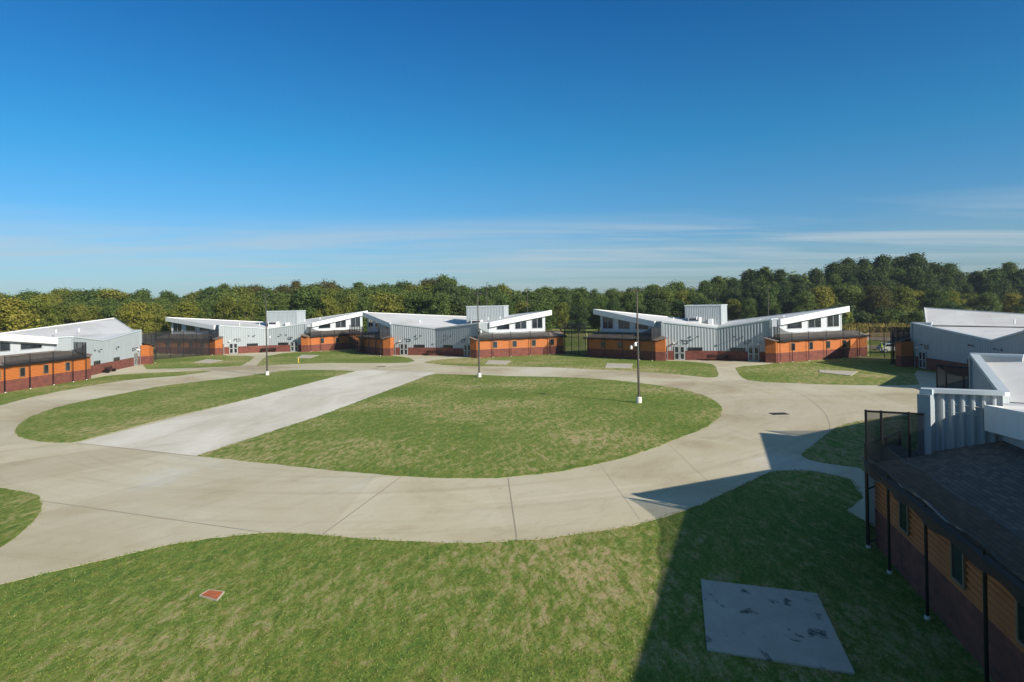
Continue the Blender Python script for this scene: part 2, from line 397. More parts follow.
# ------------------------------------------------------------------ buildings
def wall_quad(mb,a,b,z0,z1a,z1b,t,n,m=0):
    """thick wall from a to b, outer face on the n side"""
    a=V(a.x,a.y,0); b=V(b.x,b.y,0); i=-n*t
    bot=[a+V(0,0,z0),b+V(0,0,z0),b+i+V(0,0,z0),a+i+V(0,0,z0)]
    top=[a+V(0,0,z1a),b+V(0,0,z1b),b+i+V(0,0,z1b),a+i+V(0,0,z1a)]
    mb.prism(bot,top,m)
def ribbed(mb,a,b,z0,z1a,z1b,n,sp=.45,dep=.06,t=.2,pr=(.26,.48,.78)):
    """standing profile cladding, outer flats on the line a-b, tops sloping"""
    a=V(a.x,a.y,0); b=V(b.x,b.y,0); Lg=(b-a).length; d=(b-a)/Lg
    prof=[]; s=0.0
    while s<Lg-sp*.2:
        for f,q in ((0,0),(pr[0],0),(pr[1],-dep),(pr[2],-dep)):
            x=s+f*sp
            if x<Lg: prof.append((x,q))
        s+=sp
    prof.append((Lg,0))
    for (s0,q0),(s1,q1) in zip(prof[:-1],prof[1:]):
        p=a+d*s0+n*q0; q=a+d*s1+n*q1
        za=z1a+(z1b-z1a)*s0/Lg; zb=z1a+(z1b-z1a)*s1/Lg
        mb.quad([p+V(0,0,z0),q+V(0,0,z0),q+V(0,0,zb),p+V(0,0,za)],[(s0,z0),(s1,z0),(s1,zb),(s0,za)])
    wall_quad(mb,a-n*(dep+.02),b-n*(dep+.02),z0,z1a,z1b,t,n)
def lap(mb,a,b,z0,z1a,z1b,n,step=.18,t=.15,dep=.05):
    """horizontal profiled siding: outer flat, slope in, inner flat, slope out"""
    a=V(a.x,a.y,0); b=V(b.x,b.y,0); Lg=(b-a).length
    top=max(z1a,z1b); pr=[]; z=z0
    while z<top:
        for f,q in ((0,dep),(.34,dep),(.52,0),(.84,0)): pr.append((z+f*step,q))
        z+=step
    pr.append((z,dep))
    for (u,p),(w,q) in zip(pr[:-1],pr[1:]):
        if u>=top: break
        za,zb=min(u,z1a),min(u,z1b); ya,yb=min(w,z1a),min(w,z1b)
        mb.quad([a+n*p+V(0,0,za),b+n*p+V(0,0,zb),b+n*q+V(0,0,yb),a+n*q+V(0,0,ya)],[(0,za),(Lg,zb),(Lg,yb),(0,ya)])
    wall_quad(mb,a-n*.01,b-n*.01,z0,z1a,z1b,t,n)
def framed(name_frame,name_pane,c,d,n,w,h,z0,parent,fm,gm,bars=0,dep=.05,fw=.07):
    """window: frame with a glass pane as its child; c on the wall face"""
    f=MB(); c=V(c.x,c.y,0)
    def bar(s0,s1,za,zb,o=dep):
        a=c+d*s0;b=c+d*s1
        wall_quad(f,a+n*o,b+n*o,za,zb,zb,o+.02,n)
    bar(-w/2,w/2,z0,z0+fw); bar(-w/2,w/2,z0+h-fw,z0+h); bar(-w/2,-w/2+fw,z0+fw,z0+h-fw); bar(w/2-fw,w/2,z0+fw,z0+h-fw)
    for k in range(bars):
        zz=z0+h*(k+1)/(bars+1); bar(-w/2+fw,w/2-fw,zz-fw/2,zz+fw/2,dep-.005)
    fo=f.build(name_frame,fm,parent)
    p=MB(); a=c+d*(-w/2+fw);b=c+d*(w/2-fw); wall_quad(p,a+n*.02,b+n*.02,z0+fw,z0+h-fw,z0+h-fw,.03,n)
    p.build(name_pane,gm,fo)
    return fo

def building(cfg):
    EL,C,ER=[V(*p,0) for p in cfg['f']]
    zE,zC,zT=cfg.get('zE',(6,6))[0],cfg.get('zC',5.0),cfg.get('zT',7.75)
    LF=cfg.get('LF',(16,16)); WL=cfg.get('WL',(15.5,15.5))
    root=empty('cottage_building',C); tag(root,cfg['label'],'building','cottage buildings round the court')
    def part(mb,name,mt,parent=root):
        o=local(mb,C).build(name,mt,parent if parent is root else parent)
        return o
    # all builders below work in world space; children hold root-relative meshes
    class Rel(MB):
        def build(s,name,mt,parent=None,smooth=False):
            local(s,C); return MB.build(s,name,mt,parent,smooth)
    global MB_
    back=unit(cfg['ax'])
    info={}
    RB=Rel()
    roofpts={}
    for side,E,wd,ret in ((-1,EL,cfg['w'][0],cfg['r'][0]),(1,ER,cfg['w'][1],cfg['r'][1])):
        zE=cfg.get('zE',(6,6))[0 if side<0 else 1]
        i=0 if side<0 else 1
        d=(C-E).normalized(); Lg=(C-E).length
        n=V(d.y,-d.x,0)
        if n.dot(back)>0: n=-n           # outward = towards the court
        # --- facade panel
        zs=lambda s,o=0: zE+(zC-zE)*s/Lg+o
        fp=Rel(); ribbed(fp,E,C,1.44,zE,zC,n,.45,.036,.25); fp.build('facade_panel',GREY,root)
        bp=Rel(); wall_quad(bp,E+n*.04-d*.0,C+n*.04+d*.0,0,1.44,1.44,.3,n); bp.build('brick_base',BRICK,root)
        cp=Rel()
        a=E+n*.08-d*.1; b=C+n*.08
        cp.prism([a+V(0,0,zE-.14),b+V(0,0,zC-.14),b-n*.42+V(0,0,zC-.14),a-n*.42+V(0,0,zE-.14)],
                 [a+V(0,0,zE+.05),b+V(0,0,zC+.05),b-n*.42+V(0,0,zC+.05),a-n*.42+V(0,0,zE+.05)])
        cp.build('parapet_coping',COPING,root)
        # end post
        ep=Rel(); ep.box(E-d*.02+n*-.1,d,.2,.22,1.46,zE-.15); ep.build('corner_trim',GREY,root)
        # --- return
        rd=unit(ret); RL=2.4; Rp=E+rd*RL
        wdir=unit(wd)
        out=V(wdir.y,-wdir.x,0)
        if out.dot(d)>0: out=-out        # away from the facade centre
        rn=V(rd.y,-rd.x,0)
        if rn.dot(d)>0: rn=-rn
        rp=Rel(); ribbed(rp,E+rd*.25,Rp,2.6,zE-.05,zE-.1,rn,.31,.08,.2,(.2,.50,.74)); rp.build('return_panel',GREY,root)
        cp=Rel(); a=E+rn*.1-rd*.05; b=Rp+rn*.1+rd*.05
        cp.prism([V(p.x,p.y,zE-.1) for p in (a,b,b-rn*.36,a-rn*.36)],[V(p.x,p.y,zE+.05) for p in (a,b,b-rn*.36,a-rn*.36)])
        cp.build('parapet_coping',COPING,root)
        fl=Rel(); fl.box((E+Rp)/2+rn*.12,rd,RL/2,.14,3.35 if 0 else 3.2,3.2+.62); 
        # --- splayed main wall line and tip
        tipL=LF[i]; T=Rp+wdir*tipL
        roofpts[side]=(E,Rp,T)
        # --- wing
        Wc=cfg.get('Wc',(None,None))[i]
        Wc=V(*Wc,0) if Wc else E-d*1.0+n*1.6
        Wf=Wc+wdir*WL[i]
        # perpendicular distance of the main wall line from the wing line
        dist=abs((Rp-Wc).dot(out)); 
        inn=-out
        ez=3.25; slope=.27
        zr=lambda p: ez+slope*max(-5,(p-Wc).dot(inn))
        def proj(s): return Wc+wdir*s+inn*dist     # on clerestory line
        s0=(Rp-Wc).dot(wdir)
        Ifar=proj(WL[i]); Ic=Rp
        # outer long wall
        bw=Rel(); wall_quad(bw,Wc+out*.04,Wf+out*.04,0,1.42,1.42,.3,out); 
        fdir=-d  # along facade outward; end face runs inward
        Wi=Wc+d*1.45
        # front end face normal
        fn=n
        wall_quad(bw,Wc+fn*.04,Wi+fn*.04,0,1.42,1.42,.3,fn)
        wall_quad(bw,Wi+d*.04,Wi+d*.04-n*1.5,0,1.42,1.42,.3,d)
        bn=wdir
        wall_quad(bw,Wf+bn*.04,Ifar+bn*.04,0,1.42,1.42,.3,bn)
        bw.build('wing_brick_base',BRICK,root)
        sw=Rel(); lap(sw,Wc,Wf,1.42,3.2,3.2,out)
        lap(sw,Wc,Wi,1.42,zr(Wc)-.1,zr(Wi)-.1,fn); lap(sw,Wf,Ifar,1.42,zr(Wf)-.1,zr(Ifar)-.1,bn)
        # inner side of the wing's nose, back to the facade
        iw=d; lap(sw,Wi,Wi-n*1.5,1.42,zr(Wi)-.1,zr(Wi)-.12,iw)
        sw.build('wing_siding',SIDING,root)
        # roof
        ov=.34
        A=Wc-wdir*.5+out*ov; B=Wf+wdir*.45+out*ov; Cc=Ifar+wdir*.45-out*.0; D_=Rp+inn*.1; E2=E+rn*.02; G=Wi-wdir*.35+d*.15
        pts=[A,B,Cc,D_,E2,G]
        ring=[V(p.x,p.y,zr(p)) for p in pts]
        rf=Rel()
        e=wdir
        uvs=[(p.dot(wdir),p.dot(inn)*1.03) for p in pts]
        rf.quad([r+V(0,0,.04) for r in ring],uvs); rf.quad([r for r in reversed(ring)],list(reversed(uvs)))
        for k in range(len(ring)):
            l=(k+1)%len(ring); rf.quad([ring[k],ring[l],ring[l]+V(0,0,.04),ring[k]+V(0,0,.04)])
        rfo=rf.build('wing_roof',SHINGLE,root)
        # rake and eave trims
        tr=Rel()
        def trim(p,q,o,h=.2,t=.05):
            a_=V(p.x,p.y,zr(p)+.02-h);b_=V(q.x,q.y,zr(q)+.02-h)
            tr.prism([a_,b_,b_+o*t,a_+o*t],[a_+V(0,0,h),b_+V(0,0,h),b_+o*t+V(0,0,h),a_+o*t+V(0,0,h)])
        trim(B,Cc,wdir,.26,.08)
        tr.build('roof_trim',ORTRIM,rfo)
        # --- clerestory wall
        zwall=lambda s: None
        # windows of the wing
        for s in cfg.get('ws',([3.4,7.1,10.8,14.4],[3.4,7.1,10.8,14.4]))[i]:
            if s<WL[i]-.6: framed_rel('window','pane',Wc+wdir*s+out*.06,wdir,out,.85,1.15,1.6,root,FRAME,GLASS,C)
        info[side]=dict(E=E,d=d,n=n,Wc=Wc,Wf=Wf,wdir=wdir,out=out,Rp=Rp,T=T,Wi=Wi,rn=rn,Ifar=Ifar,L=Lg,inn=inn,zE=zE)
        # --- entrance door, side light, slit window, fittings on the facade
        def fac(s): return E+d*s+n*.04
        framed_rel('window','pane',fac(.42),d,n,.55,2.1,.05,root,DFRAME,GLASS,C,bars=1)
        dr=framed_rel('door','pane',fac(2.1),d,n,.78,2.15,.03,root,DFRAME,GLASS,C,bars=1,fw=.13)
        dr=framed_rel('door','pane',fac(2.93),d,n,.82,2.15,.03,root,DFRAME,GLASS,C,bars=1,fw=.16)
        hm=Rel(); hm.box(fac(2.68)+n*.1,d,.02,.05,1.0,1.15); hm.build('handle',BLACK,dr)
        sw_=cfg.get('slit',(Lg-3.3,Lg-3.1))[i]
        framed_rel('window','pane',fac(sw_)-n*.04,d,n,2.2,.5,1.47,root,BLACK,GLASS,C,fw=.05)
        lt=Rel(); lt.box(fac(1.75)+n*.2,d,.16,.22,2.55,2.72); lt.build('wall_light',WHITEP,root)
        ca=Rel(); ca.tube([fac(2.9)+V(0,0,3.1),fac(2.9)+n*.35+V(0,0,3.15)],.03); ca.box(fac(2.9)+n*.4,d,.18,.07,2.98,3.12); ca.build('security_camera',DARKP,root)
        sg=Rel(); q=3.5
        for (x0,x1,z0,z1) in ((q-.38,q+.38,2.55,2.62),(q-.38,q+.38,3.0,3.07),(q-.38,q-.31,2.62,3.0),(q+.31,q+.38,2.62,3.0)):
            wall_quad(sg,fac(x0)+n*.05,fac(x1)+n*.05,z0,z1,z1,.05,n)
        sg.build('wall_bracket',DARKP,root)
        ca=Rel(); xx=sw_+.3
        ca.tube([fac(xx)+V(0,0,3.5),fac(xx)+n*.4+V(0,0,3.6)],.03); ca.box(fac(xx+.1)+n*.45,d,.2,.07,3.58,3.72); ca.build('security_camera',DARKP,root)
        vt=Rel(); vt.box(fac(sw_-.7)+n*.05,d,.1,.06,3.5,3.7); vt.build('wall_vent',DARKP,root)
    # ---------------- roof, planar per half
    vb=cfg.get('vb',21); halves=[]
    Bz=None
    planes={}
    for side in (-1,1):
        E,Rp,T=roofpts[side]; zEE=info[side]['zE']-.42; 
        P0=V(C.x,C.y,zC-.42); P1=V(E.x,E.y,zEE); P2=V(T.x,T.y,(cfg['zTs'][0 if side<0 else 1] if 'zTs' in cfg else zT))
        nn=(P1-P0).cross(P2-P0); 
        planes[side]=lambda p,P0=P0,nn=nn: P0.z-(nn.x*(p.x-P0.x)+nn.y*(p.y-P0.y))/nn.z
    Bp=C+back*vb; zB=min(planes[-1](Bp),planes[1](Bp)); zB=max(zB,zC+.1)
    rm=Rel(); fm=Rel(); 
    for side in (-1,1):
        I=info[side]; E,Rp,T=roofpts[side]; pl=planes[side]; out=I['out']; wd=I['wdir']
        rnn=I['rn']; dd=I['d']; n=I['n']
        P=[C-n*.12,E-n*.12+dd*.15,Rp-rnn*.0,Rp+out*.55+wd*.05,T+out*.55+wd*.9,Bp]
        P[1]=E-n*.25+dd*.15
        P[0]=C-n*.2
        ring=[V(p.x,p.y,pl(p)) for p in P[:-1]]+[V(Bp.x,Bp.y,zB)]
        th=V(0,0,-.85)
        tt=[(0,1,5),(1,2,5),(2,3,5),(3,4,5)]
        for t3 in tt:
            ps=[ring[k] for k in t3]; rm.quad(ps,[(p.dot(wd),p.dot(out)) for p in ps])
            rm.quad([ring[k]+V(0,0,-.3) for k in reversed(t3)])
        # back edge of the slab
        a,b=ring[4],ring[5]; rm.quad([a+V(0,0,-.8),b+V(0,0,-.8),b,a],m=0)
        # soffit under the overhang
        # fascias: along the splay and round the tip
        for (a,b,o) in ((ring[3],ring[4],out),(ring[4],ring[5],None),(ring[2],ring[3],None)):
            dv=(b-a); dv.z=0; dv.normalize(); o=V(dv.y,-dv.x,0)
            cen=(E+T+C)/3
            if o.dot(V(*((a+b)/2-cen)[:2],0))<0: o=-o
            if (b-a).length<.3: continue
            up=V(0,0,.12); dn=V(0,0,-.78)
            fm.prism([a+dn,b+dn,b+dn+o*.06,a+dn+o*.06],[a+up,b+up,b+up+o*.06,a+up+o*.06])
        # soffit
        so=Rel(); a=ring[3]-out*.0;b=ring[4]; iw=-out*.62
        so.quad([a+V(0,0,-.74),b+V(0,0,-.74),V(*(b+iw)[:2],pl(b+iw)-.74),V(*(a+iw)[:2],pl(a+iw)-.74)])
        e1=ring[5]; so.quad([b+V(0,0,-.74),V(*(b-wd*1.0)[:2],pl(b-wd*1.0)-.74),V(*(Bp-back*1)[:2],zB-.74),V(Bp.x,Bp.y,zB-.74)])
        so.build('soffit',WHITE,root)
        # clerestory wall
        cw=Rel(); Lw=LF[0 if side<0 else 1]-.2
        a=Rp; b=Rp+wd*Lw
        wall_quad(cw,a,b,0,pl(a)-.35,pl(b)-.35,.25,out)
        # return to the back
        T2=b; bd=(Bp-T2); bd.z=0; bn=V(bd.y,-bd.x,0).normalized()
        if bn.dot(back)<0: bn=-bn
        Bi=Bp-back*1.2
        wall_quad(cw,T2,Bi,0,pl(T2)-.35,zB-.35,.25,bn)
        cwo=cw.build('clerestory_wall',CLER,root)
        for (f0,f1) in ((.14,.36),(.46,.66),(.76,.95)):
            s0=Lw*f0;s1=Lw*f1; p=a+wd*s0;q=a+wd*s1
            zt0=pl(p+out*.55)-.95; zt1=pl(q+out*.55)-.95; zs=4.72
            if zt0<zs+.15: 
                zt0=zs+.15
            g_=Rel(); wall_quad(g_,p+out*.03,q+out*.03,zs,zt0,zt1,.05,out)
            wn=g_.build('clerestory_window',GLASS,root)
            fr=Rel()
            for k in (0,.5,1) if f0>.4 else (0,1):
                c_=p.lerp(q,k); zt=zt0+(zt1-zt0)*k
                wall_quad(fr,c_-wd*.035+out*.06,c_+wd*.035+out*.06,zs,zt,zt,.06,out)
            wall_quad(fr,p+out*.06,q+out*.06,zs-.07,zs,zs,.06,out)
            fr.build('window_frame',DFRAME,wn)
        I['pl']=pl
    rm.build('roof',MEMB,root); fm.build('fascia',WHITE,root)
    # ---------------- rooftop plant room
    if cfg.get('ph',True):
        bd=unit(cfg.get('pha',cfg['ax'])); lat=V(bd.y,-bd.x,0); pc=C+back*cfg.get('phv',13)+lat*cfg.get('phu',0)
        z0=4.6; z1=cfg.get('phz',8.5)
        w,dp=cfg.get('phs',(3.3,2.8))
        pr=Rel(); r=[pc+lat*a*w+bd*b*dp for a,b in ((-1,-1),(1,-1),(1,1),(-1,1))]
        for k in range(4):
            a=r[k];b=r[(k+1)%4]; m_=(a+b)/2-pc; m_.z=0; m_.normalize()
            ribbed(pr,a,b,z0,z1-.1,z1-.1,m_,.3,.03,.15)
        pr.quad([V(p.x,p.y,z1-.15) for p in r])
        pro=pr.build('rooftop_plant_room',GREY,root)
        cp=Rel()
        for k in range(4):
            a=r[k];b=r[(k+1)%4]; m_=(a+b)/2-pc; m_.normalize(); dd=(b-a).normalized()
            wall_quad(cp,a+m_*.08-dd*.05,b+m_*.08+dd*.05,z1-.12,z1+.06,z1+.06,.3,m_)
        cp.build('parapet_coping',COPING,pro)
        ls=Rel(); c2=pc-bd*(dp+.75)+lat*cfg.get('lsu',-.4)*w; ls.box(c2,lat,1.0,.7,4.6,6.3); ls.quad([V(*(c2+lat*a*1.1+bd*b*.8)[:2],6.36) for a,b in ((-1,-1),(1,-1),(1,1),(-1,1))])
        lo=ls.build('rooftop_air_handler',WHITE,root)
        gr=Rel(); gr.box(c2-bd*.72,lat,.8,.03,5.7,6.15); gr.build('louvre',DARKP,lo)
        dc=Rel(); c3=pc+lat*(w*.45)-bd*(dp+.45); dc.box(c3,lat,.35,.4,4.8,6.0); dc.build('roof_duct',WHITE,root)
        pp=Rel()
        for uu,vv,hh in ((-.5,-.3,.6),(.3,.4,.5),(.7,-.6,.45)):
            c4=pc+lat*uu*w+bd*vv*dp; pp.tube([V(c4.x,c4.y,z1-.2),V(c4.x,c4.y,z1+hh)],.06)
        pp.build('vent_pipe',DARKP,pro)
    for uu,vv in ((-7,6),(6.5,9),(10,7),(-3.5,10)):
        lat=V(back.y,-back.x,0); c4=C+back*vv+lat*uu; z4=(planes[-1] if uu<0 else planes[1])(c4)
        if not (unit(0) is None):
            vp=Rel(); vp.tube([V(c4.x,c4.y,z4-.05),V(c4.x,c4.y,z4+.4)],.09); vp.tube([V(c4.x,c4.y,z4+.4),V(c4.x,c4.y,z4+.46)],.14); vp.build('vent_pipe',WHITEP,root)
    return root,info
def framed_rel(nf,npn,c,d,n,w,h,z0,parent,fm,gm,C,bars=0,fw=.07):
    return framed(nf,npn,c-C,d,n,w,h,z0,parent,fm,gm,bars,.05,fw)

def deg(v): return math.degrees(atan2(v[1],v[0]))
CF=[
 dict(f=[(-61.5,95.5),(-63.0,105.0),(-65.2,119.8)],ax=192,w=(264,130),r=(240,165),Wc=((-59.2,94.6),None),zTs=(7.6,7.9),slit=(7.4,10.2),phv=15,ph=False,
      label='grey metal and brick building at the far left edge with one long orange wing'),
 dict(f=[(-60.6,141.5),(-51.9,145.4),(-43.9,145.0)],ax=101,w=(153,48),r=(130,80),zTs=(7.6,8.05),LF=(14.4,13.6),WL=(18.5,13.5),phv=12,phu=2.2,pha=85,phs=(3.6,2.6),phz=8.6,
      label='fully sunlit grey building left of centre behind the leftmost light pole'),
 dict(f=[(-22.9,129.4),(-14.3,126.6),(-6.1,120.3)],ax=66,w=(123,22),r=(95,40),zTs=(7.9,7.7),LF=(13.5,11.3),WL=(13,16.8),phv=10,phu=5.5,pha=80,phs=(3.7,2.6),phz=8.9,
      label='grey building with a shaded right facade, behind the middle light pole'),
 dict(f=[(23.6,107.4),(31.4,104.9),(38.0,100.5)],ax=72,w=(131,26),r=(100,46),zTs=(7.85,7.6),LF=(12.2,14.2),WL=(14.4,19.6),phv=16,phu=-2.2,pha=62,phs=(3.1,2.7),phz=8.35,zE=(6.0,6.3),
      label='grey building with a ribbed facade and bright orange right wing, right of centre'),
 dict(f=[(52.6,90.0),(51.8,73.8),(47.4,63.0)],ax=-8,w=(60,-68),r=(-50,20),zC=4.4,zE=(5.8,6),zTs=(7.4,7.6),LF=(11,15),WL=(10.5,14),vb=30,ph=False,
      label='shaded grey building with a broad pale roof at the right edge'),
 dict(f=[(26.5,39.5),(21.9,30.7),(15.0,25.05)],ax=-42,w=(18,257.6),r=(-43,-28),Wc=(None,(13.7,26.0)),zTs=(7.7,6.5),LF=(15,17),WL=(15.5,18),ph=False,vb=20,ws=([3.4,7.1,10.8],[3.35,7.6,11.2,14.8]),
      label='nearest building at lower right with dark shingles and ribbed parapet'),
]
INFO=[]
for c in CF:
    r,i=building(c); INFO.append((r,i))

# ------------------------------------------------------------------ netting along the wings, front screens
ORD=['far left','fully sunlit left','centre left','centre right','shaded right','nearest']
def wing_net(k,side,tall=True,L_=None,near=False,n_seg=4):
    I=INFO[k][1][side]; Wc,wd,out,d,n=I['Wc'],I['wdir'],I['out'],I['d'],I['n']
    c0=Wc+out*.55+n*.35
    root=empty('netting_screen',c0)
    nm={0:'far left building',1:'fully sunlit building',2:'building behind the middle pole',3:'building right of centre',4:'shaded right-edge building',5:'nearest building'}[k]
    tag(root,'black netting on posts along the %s wing of the %s'%({-1:'left',1:'right'}[side],nm),'netting screen','netting screens along the wings')
    def rel(mb): return local(mb,c0)
    stops=[0.0,2.45,5.85,9.6,13.3,17.0]
    base=Wc+out*.4+wd*.4
    Lw=(I['Wf']-Wc).length
    stops=[s for s in stops if s<Lw+.2]
    r_=.048; NH=4.35
    for j,s in enumerate(stops):
        p=base+wd*s
        h=5.2 if (j==0 and tall) else (3.35 if near else NH)
        m=MB(); m.tube([V(p.x,p.y,0),V(p.x,p.y,h)],r_,8); po=rel(m).build('post',BLACK,root)
        m=MB(); m.tube([V(p.x,p.y,0),V(p.x,p.y,.10)],.085,8); rel(m).build('footing',FOOT,po)
    m=MB()
    m.tube([base+V(0,0,3.1),base+wd*stops[-1]+V(0,0,3.1)],.035,6)
    # bundled net: lies on the eave, wavy
    if tall:
        e0=base; e1=I['E']+I['rn']*.3; ends=[e0,e0.lerp(e1,.27),e0.lerp(e1,.75),e1]
        for q in ends[1:3]:
            m2=MB(); m2.tube([V(q.x,q.y,3.0),V(q.x,q.y,5.2)],r_,8); rel(m2).build('post',BLACK,root)
        m.tube([e+V(0,0,5.15) for e in ends],.04,6)
        m.tube([e+V(0,0,3.3) for e in ends],.035,6)
    rel(m).build('rail',BLACK,root)
    # netting faces
    if tall:
        m=MB()
        for a,b in zip(ends[:-1],ends[1:]):
            Lq=(b-a).length
            m.quad([a+V(0,0,2.9),b+V(0,0,2.9),b+V(0,0,5.15),a+V(0,0,5.15)],[(0,0),(Lq,0),(Lq,2),(0,2)])
        # sail running down from the tall post to the eave
        prev=None
        for q in range(13):
            t=q/12; s=t*2.45; zt=5.15-.8*(1-(1-t)**2); w=.12*sin(t*pi)
            p=base+wd*s+out*w
            cur=(V(p.x,p.y,3.05),V(p.x,p.y,zt))
            if prev and prev[1].z>prev[0].z+.1: m.quad([prev[0],cur[0],cur[1],prev[1]],[(t,0),(t+.1,0),(t+.1,2),(t,2)])
            prev=cur
        rel(m).build('netting',MESHM if near else NET,root)
    # band of netting above the eave, sagging a little between the posts
    m=MB(); prev=None; wire=[]
    for a_,b_ in zip(stops[1:] if tall else stops,(stops[2:] if tall else stops[1:])+[None]):
        if b_ is None: break
        for q in range(7):
            t=q/6; s=a_+(b_-a_)*t; p=base+wd*s; zt=NH-.03-.10*sin(pi*t)
            cur=(V(p.x,p.y,3.05),V(p.x,p.y,zt)); wire.append(cur[1])
            if prev and q: m.quad([prev[0],cur[0],cur[1],prev[1]],[(s-.5,0),(s,0),(s,1.3),(s-.5,1.3)])
            prev=cur
    if m.f: 
        nb=rel(m).build('netting',MESHM if near else NETB,root)
        m=MB(); m.tube([wire[0]]+wire[1::2],.014 if near else .02,5); rel(m).build('wire',BLACK,root)
    # skirt hanging from the eave and the rolled bundle
    m=MB(); seg=max(24,int(Lw*4)); prev=None; tubepts=[]; tr=[]
    ph=random.uniform(0,6)
    for q in range(seg+1):
        s=Lw*q/seg
        wv=sin(s*1.7+ph)*.02+sin(s*4.1+ph*2)*.012+sin(s*.8+ph)*.025
        p=base+wd*s+out*(wv*.8+.05)
        zt=3.34+wv*.5; zb=(2.86 if near else 3.02)+sin(s*2.3+ph)*.06
        pin=base+wd*s-out*.06
        cur=(V(p.x,p.y,zb),V(p.x+out.x*.04,p.y+out.y*.04,3.2),V(pin.x,pin.y,zt))
        if prev:
            for a in (0,1): m.quad([prev[a],cur[a],cur[a+1],prev[a+1]],[(s,a),(s+.2,a),(s+.2,a+1),(s,a+1)])
        prev=cur
        pt=base+wd*s+out*(-.05+wv*.9); tubepts.append(V(pt.x,pt.y,3.33+wv*.35+abs(sin(s*.9+ph))*.10)); tr.append(.035+.03*abs(sin(s*2.9+ph)))
    rel(m).build('net_skirt',NETD if near else NETS,root,smooth=True)
    m=MB(); m.tube(tubepts,tr,7); rel(m).build('rolled_net',PLAST,root,smooth=True) if near else None
    return root
PLAST=simple('rolled_black_net',(.022,.021,.021),.32,0,.3,8,.6)
for k in range(6):
    for side in (-1,1):
        if (k,side) in ((4,1),): continue
        wing_net(k,side,near=(k==5))

# ------------------------------------------------------------------ mesh fences closing the gaps
def fence(pts,h,label,solid=(0,0),sp=3.0,group='mesh fences between the buildings'):
    P=[V(*p,0) for p in pts]; c0=P[0]
    root=empty('mesh_fence',c0); tag(root,label,'fence',group)
    me=MB(); ra=MB()
    for a,b in zip(P[:-1],P[1:]):
        Lg=(b-a).length; k=max(1,round(Lg/sp))
        for j in range(k+1):
            if j==k and b is not P[-1]: continue
            p=a.lerp(b,j/k); m=MB(); m.tube([V(p.x,p.y,0),V(p.x,p.y,h)],.06,8); local(m,c0).build('post',BLACK,root)
        me.quad([a+V(0,0,.05),b+V(0,0,.05),b+V(0,0,h-.03),a+V(0,0,h-.03)],[(0,0),(Lg,0),(Lg,h),(0,h)])
        for z in (h-.03,h*.55,.1): ra.tube([a+V(0,0,z),b+V(0,0,z)],.03,6)
    local(me,c0).build('mesh',MESHM,root); local(ra,c0).build('rail',BLACK,root)
    return root
i0,i1,i2,i3,i4,i5=[x[1] for x in INFO]
def xy(v): return (v.x,v.y)
fence([xy(i0[1]['Wc']+i0[1]['wdir']*9),xy(i1[-1]['Wc']+i1[-1]['out']*1.0+i1[-1]['wdir']*.5)],5.3,'tall black mesh fence between the far left building and the fully sunlit one')
fence([xy(i1[1]['Wc']+i1[1]['wdir']*10+i1[1]['out']*.6),xy(i2[-1]['Wc']+i2[-1]['wdir']*9+i2[-1]['out']*.6)],5.3,'tall black mesh fence between the sunlit building and the one behind the middle pole')
fence([xy(i2[1]['Wf']+i2[1]['out']*.3),(9.5,124.5),xy(i3[-1]['Wf']+i3[-1]['out']*.3)],5.6,'tall black mesh fence with grass behind it between the two central buildings')
fence([xy(i3[1]['Wf']+i3[1]['out']*.5),(57.5,97.5),xy(i4[-1]['Wc']+i4[-1]['wdir']*2+i4[-1]['out']*.6)],4.6,'black mesh fence in front of the parked cars, right of the bright orange wing')
0 and fence([xy(i5[-1]['Wc']+i5[-1]['out']*.6+i5[-1]['n']*.2),(33,50),(41,57),(48,61)],5.3,'tall black mesh fence right behind the ribbed parapet of the nearest building')
fence([(13.3,25.9),(14.6,26.9),(15.9,28.2)],3.9,'low black mesh fence beside the ribbed parapet, over the shaded lawn',sp=1.6)

# ------------------------------------------------------------------ benches, pads, poles, small things
def bench(C,back,Lg,label):
    root=empty('bench',C); tag(root,label,'bench','black benches at the building fronts')
    f=-back; d=V(-back.y,back.x,0); O=f*1.0
    for s in (-1,1):
        m=MB()
        m.box(O+d*s*Lg*.42,f,.28,.04,.0,.42); m.box(O+d*s*Lg*.42-f*.27,f,.03,.04,.42,.9); m.build('leg',BLACK,root)
    m=MB()
    for k in range(4): m.box(O+f*(-.2+.14*k),d,Lg/2,.055,.43,.47)
    m.build('seat',BLACK,root)
    m=MB()
    for k in range(3): m.box(O-f*.31,d,Lg/2,.02,.52+.14*k,.62+.14*k)
    m.build('backrest',BLACK,root)
bl=['black bench against the brick of the far left building','black bench at the middle of the fully sunlit building','black bench in the corner of the facade behind the middle pole','black bench in the corner of the ribbed facade right of centre']
for k,lb in enumerate(bl):
    bench(V(*CF[k]['f'][1],0),unit(CF[k]['ax']),3.2,lb)

